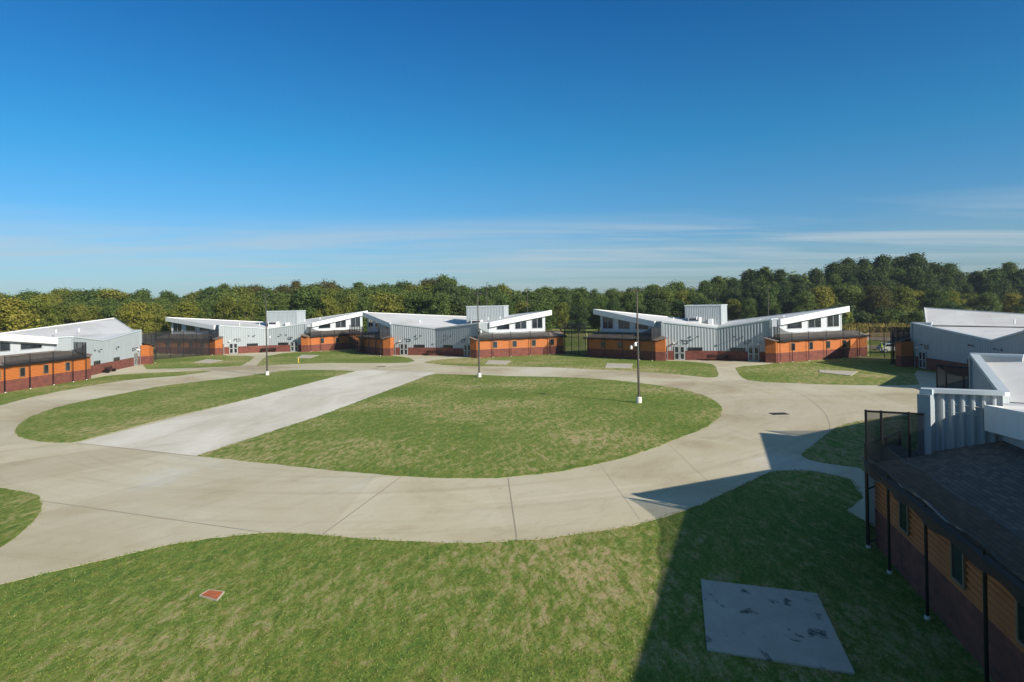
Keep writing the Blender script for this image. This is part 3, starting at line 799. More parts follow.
def pad(px,label,z=.06,world=None,m=None):
    P=[gp(*p) for p in px]; c=sum(P,V(0,0,0))/len(P)
    mb=MB(); mb.prism([V(p.x,p.y,-.02) for p in P],[V(p.x,p.y,z) for p in P]); o=local(mb,c).build('concrete_pad',m or PADM); o.location=c
    tag(o,label,'concrete pad')
    return o
def m_pad():
    m,nt,b=mat('pad_concrete'); co=objco(nt)
    n1=noise(nt,aniso(nt,mapping(nt,co,loc=(3.1,.4,0)),-75,.7,1.3),1.5,7,.66,.5)
    st=ramp(nt,n1.outputs[0],[(.31,(.07,.06,.045)),(.375,(.22,.205,.175)),(.41,(.45,.41,.335))])
    n2=noise(nt,co,.8,5,.7); r2=ramp(nt,n2.outputs[0],[(.3,(.86,.85,.84)),(.7,(1.1,1.1,1.1))])
    n3=noise(nt,co,18,5,.8); r3=ramp(nt,n3.outputs[0],[(.3,(.9,.9,.9)),(.7,(1.08,1.08,1.08))])
    c=mix(nt,1,mix(nt,1,st.outputs[0],r2.outputs[0],'MULTIPLY'),r3.outputs[0],'MULTIPLY')
    L(nt,c,b.inputs['Base Color']); b.inputs['Roughness'].default_value=.9; bump(nt,b,n3.outputs[0],.3,.01)
    return m
PADM=m_pad()
pad([(701,581),(707,651),(855,675),(817,595)],'large stained concrete pad lying in the shade in the foreground')
pad([(607,363.5),(605,368),(631,368.3),(633,364)],'small pale concrete pad behind the rightmost light pole',m=CONC3)
pad([(489,360.5),(485,364.2),(505,364.8),(511,361)],'small pale concrete pad in front of the orange wing beside the middle pole',m=CONC3)
pad([(302,355),(296.5,358),(310,358.4),(319,355.2)],'small pale concrete pad beside the yellow marker post',m=CONC3)
pad([(207,359.4),(193.5,362.6),(209,363.2),(223,360.4)],'small pale concrete pad on the lawn left of the sunlit building',m=CONC3)
pad([(820,370.2),(819,372.6),(851,375.8),(858,371.5)],'half shaded concrete pad before the orange wing right of centre',m=CONC3)
# marker post
p=gp(298.5,363); root=empty('marker_post',p); tag(root,'yellow marker post on the lawn before the sunlit building','marker post')
m=MB(); m.tube([V(0,0,0),V(0,0,.72)],.07,10); m.build('post',YEL,root)
m=MB(); m.tube([V(0,0,.72),V(0,0,.78),V(0,0,.82)],[.085,.085,.03],10); m.build('cap',YEL,root)
# small rusty basin in the foreground lawn
P=[gp(*q) for q in [(199,596.5),(209,590.8),(224.5,592.6),(217,601.5)]]
c=sum(P,V(0,0,0))/4; root=empty('drain_inlet',c); tag(root,'small rust coloured drain inlet in the foreground lawn','drain inlet')
mb=MB()
for i in range(4):
    a=P[i];b=P[(i+1)%4]; ci=c
    ai=a.lerp(ci,.09); bi=b.lerp(ci,.09)
    mb.prism([V(*q[:2],-.05) for q in (a,b,bi,ai)],[V(*q[:2],.05) for q in (a,b,bi,ai)])
local(mb,c).build('rim',CONC3,root)
mb=MB(); Q=[q.lerp(c,.09) for q in P]; mb.prism([V(*q[:2],-.05) for q in Q],[V(*q[:2],.042) for q in Q]); local(mb,c).build('lid',RUST,root)
# iron drain grates in the pavement
for (x,y,lb) in ((779,414,'dark iron drain grate in the pavement right of the island'),(381,366.8,'dark iron drain grate in the pavement left of the middle pole')):
    p=gp(x,y); root=empty('drain_grate',V(p.x,p.y,.010)); tag(root,lb,'drain grate','iron drain grates in the pavement')
    m=MB(); u=V(1,.05,0).normalized(); w=V(-u.y,u.x,0)
    for s in (-1,1): m.box(w*s*.42,u,.66,.04,0,.03); m.box(u*s*.62,w,.38,.04,0,.03)
    m.build('frame',IRON,root)
    m=MB()
    for k in range(9): m.box(u*(-.52+.13*k),w,.38,.035,0,.022)
    m.build('grate',IRON,root)

# light poles of the court
def light_pole(base,h,label,cam=None,heads=2,r=.11,group='tall light poles on the island'):
    root=empty('light_pole',base); tag(root,label,'light pole',group)
    m=MB(); m.tube([V(0,0,-.1),V(0,0,.55),V(0,0,.6)],[.26,.26,.2],16); m.build('footing',FOOT,root)
    m=MB(); m.tube([V(0,0,.6),V(0,0,h)],[r,r*.6],10); m.build('pole',BRONZE,root)
    m=MB(); m.box(V(0,0,0),V(1,0,0),.2,.2,.6,.64); m.build('base_plate',BRONZE,root)
    for s in ((-1,1) if heads==2 else (1,)):
        m=MB(); m.tube([V(0,0,h-.1),V(s*.2,0,h-.05)],.035,6); m.box(V(s*.36,0,0),V(1,0,0),.2,.15,h-.12,h+.02); lo=m.build('lamp_head',BRONZE,root)
        m=MB(); m.box(V(s*.36,0,0),V(1,0,0),.15,.11,h-.135,h-.12); m.build('lens',DFRAME,lo)
    if cam is not None:
        for (dx,dy,z) in cam:
            m=MB(); m.tube([V(0,0,z+.1),V(dx,dy,z+.1)],.035,6)
            m.tube([V(dx,dy,z+.12),V(dx,dy,z-.02),V(dx,dy,z-.16),V(dx,dy,z-.24)],[.07,.125,.12,.04],10); m.build('security_camera',WHITEP,root)
    return root
light_pole(gp(639,403),10.45,'dark light pole nearest the camera, rightmost of the three on the island',[(-.65,-.2,5.2),(-.3,-.35,5.5)])
light_pole(gp(479.3,377.3),10.8,'light pole in the middle of the island edge, between the other two',[(.35,-.3,5.9)])
light_pole(gp(267.2,375.3),11.3,'leftmost light pole on the narrow island lawn',[(.6,-.3,5.4)])
for (X,Y,h,lb) in ((66,176,12.5,'thin light pole far behind the building right of centre'),(4.3,190,13.5,'thin light pole far behind the orange wing beside the middle pole'),(-6.8,185,15.0,'thin light pole far off just right of the middle pole top')):
    light_pole(V(X,Y,0),h,lb,None,1,.12,'thin poles beyond the buildings')

# far house
root=empty('far_house',V(7.5,262,0)); tag(root,'far pale house with a reddish roof among the trees','house')
m=MB(); u=V(1,.1,0).normalized(); w=V(-u.y,u.x,0); m.box(V(0,0,0),u,5,3.5,0,7.0); m.build('wall',WHITEP,root)
m=MB(); a=[u*s*5.6+w*t*4.1+V(0,0,6.9) for s,t in ((-1,-1),(1,-1),(1,1),(-1,1))]; r1=u*-5.6+V(0,0,9.3); r2=u*5.6+V(0,0,9.3)
m.quad([a[0],a[1],r2,r1]); m.quad([a[2],a[3],r1,r2]); m.quad([a[1],a[2],r2]); m.quad([a[3],a[0],r1]); m.build('roof',simple('red_roof',(.28,.12,.08)),root)
for s in (-2.6,0,2.6):
    framed('window','pane',u*s-w*3.5,u,-w,1.0,1.2,4.6,root,DFRAME,GLASS)

# vehicles behind the fence
def car(loc,ang,paint,label):
    root=empty('parked_car',loc); root.rotation_euler=(0,0,radians(ang)); tag(root,label,'car','cars parked beyond the fence')
    prof=[(-2.2,.35),(-2.25,.8),(-1.95,1.0),(-1.1,1.05),(-.55,1.5),(1.2,1.52),(1.9,1.05),(2.2,.95),(2.25,.4)]
    m=MB(); a=[V(x,-.88,z) for x,z in prof]; b=[V(x,.88,z) for x,z in prof]
    m.quad(a); m.quad(list(reversed(b)))
    for i in range(len(prof)):
        j=(i+1)%len(prof); m.quad([a[i],b[i],b[j],a[j]])
    o=m.build('body',paint,root)
    m=MB()
    for s in (-1,1):
        y=.885*s; m.quad([V(-1.0,y,1.06),V(1.65,y,1.08),V(1.15,y,1.45),V(-.5,y,1.45)])
    m.quad([V(-1.08,-.78,1.08),V(-1.08,.78,1.08),V(-.6,.74,1.47),V(-.6,-.74,1.47)]); m.quad([V(1.85,-.78,1.12),V(1.85,.78,1.12),V(1.26,.74,1.5),V(1.26,-.74,1.5)])
    m.build('window',GLASS,root)
    for x in (-1.4,1.4):
        for s in (-1,1):
            m=MB(); m.tube([V(x,s*.70,.34),V(x,s*.92,.34)],.34,14); wo=m.build('wheel',BLACK,root)
            m=MB(); m.tube([V(x,s*.915,.34),V(x,s*.935,.34)],.2,10); m.build('rim',DFRAME,wo)
            m=MB(); m.box(V(-2.24 if x<0 else 2.22,s*.6,0),V(0,1,0),.18,.03,.68,.84); m.build('headlight' if x<0 else 'tail_light',WHITEP if x<0 else RUST,root)
car(V(62.5,112.5,0),172,WHITEP,'white car parked beyond the fence right of the bright orange wing')
car(V(66.5,117.5,0),165,DARKP,'dark car parked behind the white one beyond the fence')

# person beyond the fence, in high-visibility vest
def person(loc,ang,label):
    mt=simple('dark_clothes',(.05,.06,.10),.9); 
    me=bpy.data.meshes.new('person'); 
    vs=[((0,0,.98),.15),((0,0,1.2),.15),((0,0,1.42),.16),((0,0,1.53),.06),((0,0,1.62),.09),((0,.01,1.72),.09),
        ((-.10,0,.9),.11),((-.11,.03,.5),.075),((-.12,-.02,.09),.05),((-.12,.1,.04),.045),
        ((.10,0,.9),.11),((.12,.08,.5),.075),((.13,.06,.09),.05),((.13,.18,.04),.045),
        ((-.2,0,1.42),.065),((-.26,.0,1.15),.05),((-.25,.1,.92),.04),((-.24,.13,.84),.035),
        ((.2,0,1.42),.065),((.27,.0,1.15),.05),((.25,.14,.96),.04),((.24,.18,.89),.035)]
    ed=[(0,1),(1,2),(2,3),(3,4),(4,5),(0,6),(6,7),(7,8),(8,9),(0,10),(10,11),(11,12),(12,13),(2,14),(14,15),(15,16),(16,17),(2,18),(18,19),(19,20),(20,21)]
    me.from_pydata([v for v,_ in vs],ed,[]); me.materials.append(mt)
    o=bpy.data.objects.new('person',me); COL.objects.link(o)
    sk=o.modifiers.new('skin','SKIN')
    for i,(v,r) in enumerate(vs):
        me.skin_vertices[0].data[i].radius=(r,r*.85)
    me.skin_vertices[0].data[0].use_root=True
    o.modifiers.new('sub','SUBSURF').levels=1; o.modifiers['sub'].render_levels=1
    o.location=loc; o.rotation_euler=(0,0,radians(ang)); tag(o,label,'person')
    v=MB(); 
    rings=[(1.02,.175,.15),(1.2,.185,.155),(1.4,.20,.155),(1.47,.15,.12)]
    N=14; R=[[V(a*cos(2*pi*k/N),b*sin(2*pi*k/N),z) for k in range(N)] for z,a,b in rings]
    for i in range(3):
        for k in range(N): v.quad([R[i][k],R[i][(k+1)%N],R[i+1][(k+1)%N],R[i+1][k]])
    v.build('vest',simple('hi_vis',(.55,.75,.05),.7),o,smooth=True)
    h=MB(); N=12
    R=[[V(r*cos(2*pi*k/N),.01+r*sin(2*pi*k/N),z) for k in range(N)] for z,r in ((1.66,.115),(1.74,.112),(1.80,.08),(1.83,.02))]
    for i in range(3):
        for k in range(N): h.quad([R[i][k],R[i][(k+1)%N],R[i+1][(k+1)%N],R[i+1][k]])
    h.build('cap',WHITEP,o,smooth=True)
person(V(59.9,111.0,0),200,'person in a yellow vest standing by the cars beyond the fence')

# ------------------------------------------------------------------ trees
LEAF=[m_leaf('leaf_olive',[(.2,(.070,.088,.016)),(.5,(.150,.178,.030)),(.8,(.25,.26,.055))]),
      m_leaf('leaf_green',[(.2,(.046,.074,.018)),(.5,(.100,.150,.034)),(.8,(.170,.215,.058))]),
      m_leaf('leaf_dark',[(.2,(.026,.048,.017)),(.5,(.064,.100,.032)),(.8,(.110,.150,.046))]),
      m_leaf('leaf_yellow',[(.2,(.095,.105,.017)),(.5,(.21,.22,.032)),(.8,(.35,.32,.065))]),
      m_leaf('leaf_brown',[(.2,(.055,.055,.017)),(.5,(.115,.108,.033)),(.8,(.17,.15,.055))])]
def crown_mesh(name,seed,w,h,nl,nq,size,shape):
    """leaf clumps scattered through many lobes; crown spans z 0.12h..h"""
    rnd=random.Random(seed); lobes=[]
    z0=.12*h if shape!='shrub' else .02*h
    lean=V(rnd.gauss(0,.05),rnd.gauss(0,.05),0)*w
    for k in range(nl):
        t=rnd.random()
        if shape=='tall': rad=w*.5*(sin(pi*min(1,.12+t*.86))**.8)*.8
        elif shape=='shrub': rad=w*.5*sqrt(max(.02,1-t*t*.9))*.8
        else: rad=w*.5*(sin(pi*(.16+t*.78))**.65)*.8
        a=rnd.uniform(0,2*pi); q=rad*rnd.uniform(.25,1.12)
        R=w*rnd.choice([.07,.09,.12,.15,.19])*rnd.uniform(.85,1.15)
        lobes.append((V(q*cos(a),q*sin(a),z0+R*.5+(h-z0-R*1.2)*t)+lean*t,R,rnd.uniform(.6,.95)))
    lobes.append((V(0,0,h-w*.13),w*.12,1)); 
    wt=[l[1]**2.1 for l in lobes]
    vs=[];fs=[]
    for k in range(nq):
        c,R,sq=rnd.choices(lobes,wt)[0]
        u=V(rnd.gauss(0,1),rnd.gauss(0,1),rnd.gauss(.15,1)).normalized()
        f=rnd.random()
        p=c+V(u.x,u.y,u.z*sq)*R*(rnd.uniform(.5,1.1) if f<.72 else rnd.uniform(1.0,1.7))
        nrm=(u*.7+V(rnd.gauss(0,.6),rnd.gauss(0,.6),rnd.gauss(.3,.5))).normalized()
        a=nrm.cross(V(rnd.gauss(0,1),rnd.gauss(0,1),rnd.gauss(0,1))).normalized(); b=nrm.cross(a)
        s=size*rnd.uniform(.5,1.2); i=len(vs)
        vs+= [tuple(p+a*s*.6),tuple(p+b*s*.5+a*s*.1),tuple(p-a*s*.6+nrm*s*.15),tuple(p-b*s*.5)]
        fs.append((i,i+1,i+2,i+3))
    me=bpy.data.meshes.new(name); me.from_pydata(vs,[],fs); return me
def trunk_mesh(name,seed,w,h):
    rnd=random.Random(seed); m=MB(); r=h*.018+.05
    m.tube([V(0,0,-.2),V(rnd.uniform(-.2,.2),rnd.uniform(-.2,.2),h*.35),V(rnd.uniform(-.4,.4),rnd.uniform(-.4,.4),h*.8)],[r*1.4,r,r*.3],7)
    for k in range(6):
        a=k*2*pi/6+rnd.uniform(-.4,.4); z=h*rnd.uniform(.22,.55)
        m.tube([V(0,0,z),V(cos(a)*w*.16,sin(a)*w*.16,z+h*.1),V(cos(a)*w*.33,sin(a)*w*.33,z+h*.2)],[r*.5,r*.35,r*.12],5)
    me=bpy.data.meshes.new(name); me.from_pydata(m.v,[],m.f); return me
PROTO={}
for shape,w,h,nl,nq,size in (('round',11,14,48,13000,.42),('tall',9.5,18,56,13000,.42),('shrub',7,5,22,3000,.42)):
    PROTO[shape]=[]
    for k in range(6):
        PROTO[shape].append((crown_mesh('crown',31*k+len(shape)*101,w,h,nl,nq,size,shape),trunk_mesh('trunk',k+5,w,h),w,h))
CM={}
def crown_variant(me,li):
    key=(me.name,li)
    if key not in CM:
        c=me.copy(); c.materials.clear(); c.materials.append(LEAF[li]); CM[key]=c
    return CM[key]
for sh in PROTO:
    for t in PROTO[sh]: t[1].materials.append(BARK)
PROF=[(-60,296),(0,295),(20,297),(40,290),(65,290),(80,293),(100,292),(120,290),(150,293),(180,294),(195,288),(215,286),(240,286),(256,285),(275,287),(290,284),(310,282),(345,283),(370,285),(390,281),(415,285),(425,278),(445,277),(455,284),(470,289),(490,284),(512,290),(530,288),(560,289),(590,287),(600,290),(620,289),(645,285),(655,281),(675,284),(690,286),(700,284),(725,276),(745,271),(760,268),(775,270),(800,271),(822,268),(840,261),(870,258),(900,256),(920,255),(945,262),(958,272),(980,268),(1010,264),(1100,266)]
def prof(x):
    for (a,ya),(b,yb) in zip(PROF[:-1],PROF[1:]):
        if a<=x<=b: return ya+(yb-ya)*(x-a)/(b-a)
    return 280
TREES=[]
def add_tree(x,D,H_,shape,li,row):
    TREES.append((x,D,H_,shape,li,row))
rt=random.Random(11)
def hue(x,row):
    r=rt.random()
    if x<200: return 3 if r<.08 else 0 if r<.42 else 1
    if x<480: 
        if 255<x<300 and row==0: return 4
        return 0 if r<.28 else 1 if r<.8 else 2 if r<.93 else 4
    if x<700: return 1 if r<.68 else 2 if r<.84 else 0
    return (3 if r<.3 else 0 if r<.6 else 1) if row==2 else (2 if r<.72 else 1)
def place(x,D,ytop,shape,row,li=None):
    Ht=9.5+(hor(x)-ytop)/F*D
    add_tree(x,D,max(3.0,Ht),shape,hue(x,row) if li is None else li,row)
x=-50
while x<1090:
    D=(265 if x<700 else 285)+rt.uniform(-12,12)
    place(x,D,prof(x)+rt.choice([-1.5,0,1,3,5]),'tall' if x>690 or rt.random()<.3 else 'round',0)
    x+=rt.uniform(12,17) if x<700 else rt.uniform(13,19)
x=-55
while x<1090:
    D=(235 if x<700 else 262)+rt.uniform(-9,9)
    dy=6 if x<700 else 13
    place(x,D,prof(x)+dy+rt.uniform(-2,4),'round' if x<700 else ('tall' if rt.random()<.5 else 'round'),1)
    x+=rt.uniform(14,20)
x=-55
while x<1090:
    D=(205 if x<700 else 238)+rt.uniform(-8,8)
    if 800<x<1030:
        yt={0:0}; y=288+ (x-800)*.02+rt.uniform(-4,6)
        place(x,D,y,'round',2,rt.choice([3,0,1,1]))
    elif x<520: place(x,D,prof(x)+13+rt.uniform(-3,4),'round',2)
    else: place(x,D,(302 if x<700 else 300)+rt.uniform(-3,4),'round' ,2,rt.choice([1,2,0]))
    x+=rt.uniform(15,22)
# nearer, recognisable ones
SPEC=[(8,150,299,'round',3,'yellow olive broad tree close behind the building at the left edge'),
      (38,158,301,'round',0,'olive tree right of the yellow tree behind the far left roof'),
      (876,222,285,'round',4,'brownish olive round tree beside the wooded rise behind the orange wing'),
      (134,185,302,'round',3,'bright yellow green tree behind the end of the far left roof')]
SH=[]
for i in range(30):
    xx=rt.uniform(795,1000); SH.append((xx,rt.uniform(205,226)))
def add(o): COL.objects.link(o)
NUM=['first','second','third','fourth','fifth','sixth','seventh','eighth','ninth','tenth','eleventh','twelfth','thirteenth','fourteenth','fifteenth','sixteenth','seventeenth','eighteenth','nineteenth','twentieth']
ZON=[(-200,78,'above the left-edge roof'),(78,170,'beside the far left roof'),(170,262,'left of the leftmost pole'),(262,372,'right of the leftmost pole'),(372,482,'left of the middle pole'),(482,600,'right of the middle pole'),(600,690,'around the rightmost pole'),(690,770,'right of the rightmost pole'),(770,850,'near the right-centre roof tip'),(850,930,'on the right-hand rise'),(930,1000,'above the pale right roof'),(1000,1400,'at the right picture edge')]
COLN=['olive','mid green','dark green','yellow green','brownish']
ROWN=['back row','middle row','front row']
def zone(x):
    for a,b,n in ZON:
        if a<=x<b: return n
def make_tree(x,D,Ht,shape,li,label,group):
    dx=x-512; dyh=-dx*tan(ROLL); X=dx*D/F/cos(ROLL)
    k=rt.randrange(6); cm,tm,w,h=PROTO[shape][k]
    sz=Ht/h; sx=sz*rt.uniform(.85,1.3)
    if shape=='round' and sz>1.25: sx=sz*.95
    root=empty('deciduous_tree' if shape!='shrub' else 'shrub',V(X,D,0)); root.rotation_euler=(0,0,rt.uniform(0,6.28)); root.scale=(sx,sx,sz)
    tag(root,label,'tree' if shape!='shrub' else 'shrub',group)
    c=bpy.data.objects.new('crown',crown_variant(cm,li)); add(c); c.parent=root
    if shape!='shrub':
        t=bpy.data.objects.new('trunk',tm); add(t); t.parent=root
TREES.sort()
cnt={}; tot={}
for (x,D,Ht,shape,li,row) in TREES:
    key=(zone(x),li,row); tot[key]=tot.get(key,0)+1
for (x,D,Ht,shape,li,row) in TREES:
    z=zone(x); key=(z,li,row); cnt[key]=cnt.get(key,0)+1
    lab='%s tree in the %s %s'%(COLN[li],ROWN[row],z)
    if tot[key]>1: lab='%s %s tree of the %s, %s'%(NUM[cnt[key]-1],COLN[li],ROWN[row],z)
    make_tree(x,D,Ht,shape,li,lab,'trees of the wood beyond the buildings')
for (x,D,yt,shape,li,lab) in SPEC:
    make_tree(x,D,9.5+(hor(x)-yt)/F*D,shape,li,lab,'trees of the wood beyond the buildings')
SH.sort()
for i,(x,D) in enumerate(SH):
    make_tree(x,D,rt.uniform(3.5,7),'shrub',rt.choice([2,1,1,2,0]),'%s low shrub from the left before the right-hand wood'%(NUM[i] if i<20 else ['twenty-first','twenty-second','twenty-third','twenty-fourth','twenty-fifth','twenty-sixth','twenty-seventh','twenty-eighth','twenty-ninth','thirtieth'][i-20]),'shrubs along the foot of the wood')
# far-off wood, one mass
vs=[];fs=[];rw=random.Random(3)
for k in range(560):
    x=rw.uniform(-120,1150) if k<330 else rw.choice([rw.uniform(-520,-60),rw.uniform(1090,1560)]); D=rw.uniform(310,380) if k<330 else rw.uniform(240,330)
    Ht=9.5+(hor(x)-prof(min(max(x,-60),1090))-rw.uniform(-1,7))/F*D; Ht=max(9,Ht-1)
    X=(x-512)*D/F; w=rw.uniform(8,13)
    for q in range(420):
        u=V(rw.gauss(0,1),rw.gauss(0,1),rw.gauss(0,1)).normalized()
        p=V(X,D,Ht*.55)+V(u.x*w*.55,u.y*w*.55,u.z*Ht*.45)*rw.uniform(.7,1.05)
        nrm=(u+V(rw.gauss(0,.5),rw.gauss(0,.5),.3)).normalized(); a=nrm.orthogonal().normalized(); b=nrm.cross(a); s=rw.uniform(.5,1.1); i=len(vs)
        vs+=[tuple(p+a*s),tuple(p+b*s),tuple(p-a*s),tuple(p-b*s)]; fs.append((i,i+1,i+2,i+3))
me=bpy.data.meshes.new('far_wood'); me.from_pydata(vs,[],fs); me.materials.append(LEAF[1])
o=bpy.data.objects.new('far_wood',me); COL.objects.link(o); tag(o,'far green wood closing the horizon behind the rows of trees','wood',None,'stuff')
# weeds in the field
vs=[];fs=[]
for k in range(9000):
    X=rw.uniform(62,150); Y=rw.uniform(176,214)+rw.gauss(0,3); h_=rw.uniform(.5,1.5); a=rw.uniform(0,6.28); s=rw.uniform(.2,.5); i=len(vs)
    vs+=[(X-s*cos(a),Y-s*sin(a),0),(X+s*cos(a),Y+s*sin(a),0),(X+s*.3*cos(a)+rw.uniform(-.2,.2),Y+rw.uniform(-.2,.2),h_)]; fs.append((i,i+1,i+2))
me=bpy.data.meshes.new('tall_weeds'); me.from_pydata(vs,[],fs); me.materials.append(m_leaf('weed_leaf',[(.2,(.07,.07,.015)),(.5,(.17,.15,.03)),(.8,(.33,.25,.07))]))
o=bpy.data.objects.new('tall_weeds',me); COL.objects.link(o); tag(o,'yellowing tall weeds in the field before the right-hand wood','weeds',None,'stuff')

# ------------------------------------------------------------------ grass blades where the lawn is near
def blades():
    from mathutils.geometry import intersect_point_line
    lawn=[Vector(p[:2]) for p in ro]
    def inside(poly,p):
        c=False; j=len(poly)-1
        for i in range(len(poly)):
            a,b=poly[i],poly[j]
            if (a.y>p.y)!=(b.y>p.y) and p.x<(b.x-a.x)*(p.y-a.y)/(b.y-a.y)+a.x: c=not c
            j=i
        return c
    rg=random.Random(5); vs=[];fs=[]
    n=0
    while n<45000:
        D=15.5+20*rg.random()**1.5
        X=rg.uniform(-.8,.78)*D
        if X>13.7-(26-D)*.227-.1 and D<27: continue
        P=Vector((X,D))
        if inside(lawn,P): continue
        a=rg.uniform(0,6.28); h=rg.uniform(.02,.06); s=rg.uniform(.006,.014)*1.4; lx=rg.gauss(0,.035); ly=rg.gauss(0,.035); i=len(vs)
        vs+=[(X-s*cos(a),D-s*sin(a),0),(X+s*cos(a),D+s*sin(a),0),(X+lx,D+ly,h)]; fs.append((i,i+1,i+2)); n+=1
    # longer fringe that leans over the edge of the paving
    for P_,amt in ((ro,1),([Vector(p) for p in isl_r],1),(isl_l,1),(lawn_left,1),(lawn_right,1)):
        for a_,b_ in zip(P_[:-1],P_[1:]):
            mid=(a_+b_)/2
            if not (14<mid.y<55) or abs(mid.x)>.8*mid.y+2: continue
            ll=(b_-a_).length; ed=(b_-a_)/max(ll,1e-6)
            for q in range(int(ll*38)):
                p=a_.lerp(b_,rg.random())+V(-ed.y,ed.x,0)*rg.gauss(0,.05)
                clump=.5+.5*sin(p.x*3.1)*sin(p.y*2.3)
                if rg.random()>.35+.65*clump: continue
                a=rg.uniform(0,6.28); h=rg.uniform(.04,.11)*(.6+.6*clump); s=.016; lx=rg.gauss(0,.05); ly=rg.gauss(0,.05); i=len(vs)
                vs+=[(p.x-s*cos(a),p.y-s*sin(a),0),(p.x+s*cos(a),p.y+s*sin(a),0),(p.x+lx,p.y+ly,h)]; fs.append((i,i+1,i+2))
    me=bpy.data.meshes.new('grass'); me.from_pydata(vs,[],fs)
    me.materials.append(BLADE)
    o=bpy.data.objects.new('grass',me); COL.objects.link(o); tag(o,'short green and straw coloured grass blades on the foreground lawn','grass',None,'stuff')
m_,nt,b=mat('grass_blade'); gi=node(nt,'ShaderNodeNewGeometry')
r=ramp(nt,gi.outputs['Random Per Island'],[(0,(.09,.14,.020)),(.6,(.17,.225,.036)),(.9,(.21,.235,.06)),(1,(.28,.26,.13))]); L(nt,r.outputs[0],b.inputs['Base Color']); b.inputs['Roughness'].default_value=.8; b.inputs['Specular IOR Level'].default_value=.2
BLADE=m_
blades()

# ------------------------------------------------------------------ the building the photograph is taken from (behind the lens)
# it stands behind the camera and is not in view; left out.

# ------------------------------------------------------------------ light
EL_,AZ=25.8,-42.0     # sun above the horizon; direction towards it, from +x
sun=bpy.data.lights.new('sun','SUN'); sun.energy=4.4; sun.angle=radians(.5); sun.color=(1,.93,.82)
so=bpy.data.objects.new('sun',sun); COL.objects.link(so)
dv=V(cos(radians(EL_))*cos(radians(AZ)),cos(radians(EL_))*sin(radians(AZ)),sin(radians(EL_)))
so.rotation_euler=dv.to_track_quat('Z','Y').to_euler()
w=bpy.data.worlds.new('World'); S.world=w; w.use_nodes=True; nt=w.node_tree
bg=nt.nodes['Background']; bg.inputs[1].default_value=.080
sky=nt.nodes.new('ShaderNodeTexSky'); sky.sky_type='NISHITA'; sky.sun_disc=False
sky.sun_elevation=radians(EL_); sky.sun_rotation=radians(90-AZ); sky.altitude=0; sky.air_density=1.0; sky.dust_density=.7; sky.ozone_density=4.0
tc=nt.nodes.new('ShaderNodeTexCoord'); co=tc.outputs['Generated']
# thin cirrus low over the horizon
sep=nt.nodes.new('ShaderNodeSeparateXYZ'); nt.links.new(co,sep.inputs[0])
# flat sheets high up: look-up on a plane above, so that the streaks pile up towards the horizon
dz=nt.nodes.new('ShaderNodeMath'); dz.operation='ADD'; nt.links.new(sep.outputs['Z'],dz.inputs[0]); dz.inputs[1].default_value=.035
dvx=nt.nodes.new('ShaderNodeMath'); dvx.operation='DIVIDE'; nt.links.new(sep.outputs['X'],dvx.inputs[0]); nt.links.new(dz.outputs[0],dvx.inputs[1])
dvy=nt.nodes.new('ShaderNodeMath'); dvy.operation='DIVIDE'; nt.links.new(sep.outputs['Y'],dvy.inputs[0]); nt.links.new(dz.outputs[0],dvy.inputs[1])
cb=nt.nodes.new('ShaderNodeCombineXYZ'); nt.links.new(dvx.outputs[0],cb.inputs[0]); nt.links.new(dvy.outputs[0],cb.inputs[1])
mp=mapping(nt,mapping(nt,cb.outputs[0],rot=(0,0,radians(-9))),scale=(.17,.62,1),loc=(5.75,2.2,0))
n1=noise(nt,mp,1.0,9,.60,.9)
cr=ramp(nt,n1.outputs[0],[(.43,(0,0,0)),(.56,(.55,.55,.55)),(.68,(1,1,1))])
n2=noise(nt,mapping(nt,co,scale=(1.5,1.5,9),loc=(.6,.2,0)),1.2,4,.5)
soft=ramp(nt,n2.outputs[0],[(.35,(0,0,0)),(.7,(.35,.35,.35))])
band=ramp(nt,sep.outputs['Z'],[(0,(.35,.35,.35)),(.03,(.55,.55,.55)),(.07,(1,1,1)),(.10,(.7,.7,.7)),(.13,(0,0,0))])
ad_=nt.nodes.new('ShaderNodeMath'); ad_.operation='ADD'; ad_.use_clamp=True; nt.links.new(cr.outputs[0],ad_.inputs[0]); nt.links.new(soft.outputs[0],ad_.inputs[1])
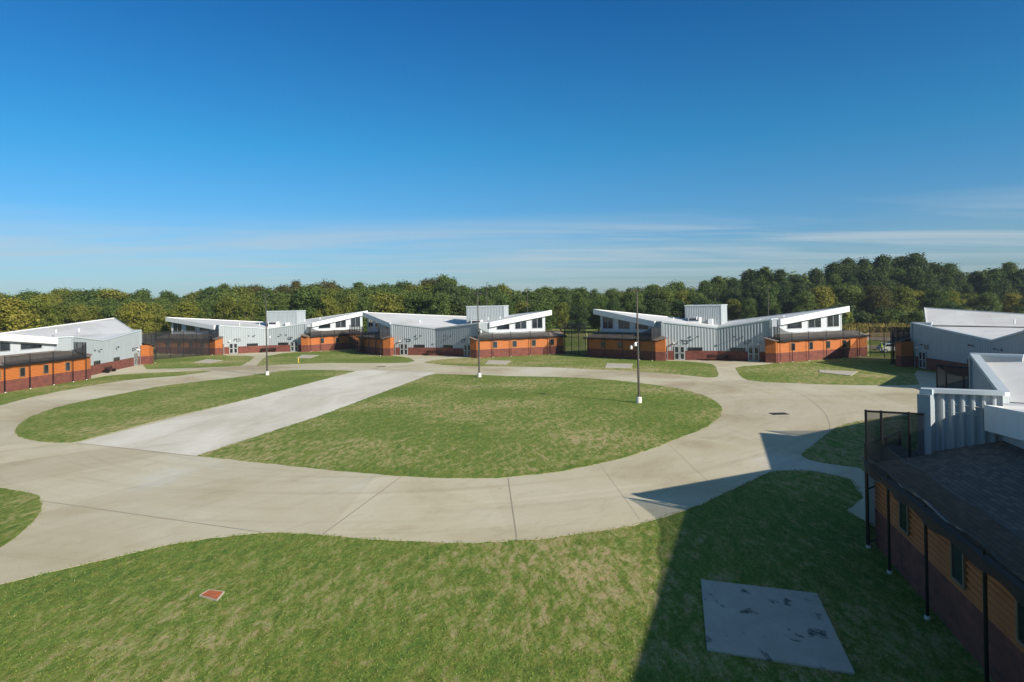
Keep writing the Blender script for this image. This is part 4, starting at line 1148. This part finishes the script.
mu=nt.nodes.new('ShaderNodeMath'); mu.operation='MULTIPLY'; nt.links.new(ad_.outputs[0],mu.inputs[0]); nt.links.new(band.outputs[0],mu.inputs[1])
mu2=nt.nodes.new('ShaderNodeMath'); mu2.operation='MULTIPLY'; nt.links.new(mu.outputs[0],mu2.inputs[0]); mu2.inputs[1].default_value=.68
tint=ramp(nt,sep.outputs['Z'],[(0,(.66,.82,1.0)),(.10,(.43,.76,1.0)),(.22,(.19,.76,.98)),(.42,(.085,.54,.90)),(.62,(.80,.92,.86))])
sk=mix(nt,1.0,sky.outputs[0],tint.outputs[0],'MULTIPLY')
cc=mix(nt,mu2.outputs[0],sk,(4.3,5.0,5.4))
nt.links.new(cc,bg.inputs[0])

# thin summer air
hz=MB(); hz.prism([V(-900,-60,-1),V(900,-60,-1),V(900,620,-1),V(-900,620,-1)],[V(-900,-60,45),V(900,-60,45),V(900,620,45),V(-900,620,45)])
hm_=bpy.data.materials.new('haze'); hm_.use_nodes=True; hn=hm_.node_tree
hn.nodes.remove(hn.nodes['Principled BSDF']); pv=hn.nodes.new('ShaderNodeVolumePrincipled'); pv.inputs['Density'].default_value=HAZE; pv.inputs['Color'].default_value=(.80,.88,1,1); pv.inputs['Anisotropy'].default_value=.2
hn.links.new(pv.outputs[0],hn.nodes['Material Output'].inputs['Volume'])
tag(hz.build('haze',hm_),kind='stuff')
S.cycles.volume_bounces=0
# ------------------------------------------------------------------ camera
cam=bpy.data.cameras.new('camera'); cam.sensor_width=36; cam.lens=F*36/1024; cam.clip_end=9000; cam.clip_start=.1
cam.shift_y=-(341-CY)/1024
co_=bpy.data.objects.new('camera',cam); COL.objects.link(co_)
co_.matrix_world=Matrix.Translation((0,0,H))@Matrix.Rotation(pi/2,4,'X')@Matrix.Rotation(-ROLL,4,'Z')
S.camera=co_
S.view_settings.view_transform='Standard'; S.view_settings.look='None'; S.view_settings.gamma=1; S.view_settings.exposure=.6
S.cycles.transparent_max_bounces=24; S.cycles.max_bounces=6; S.cycles.use_denoising=True
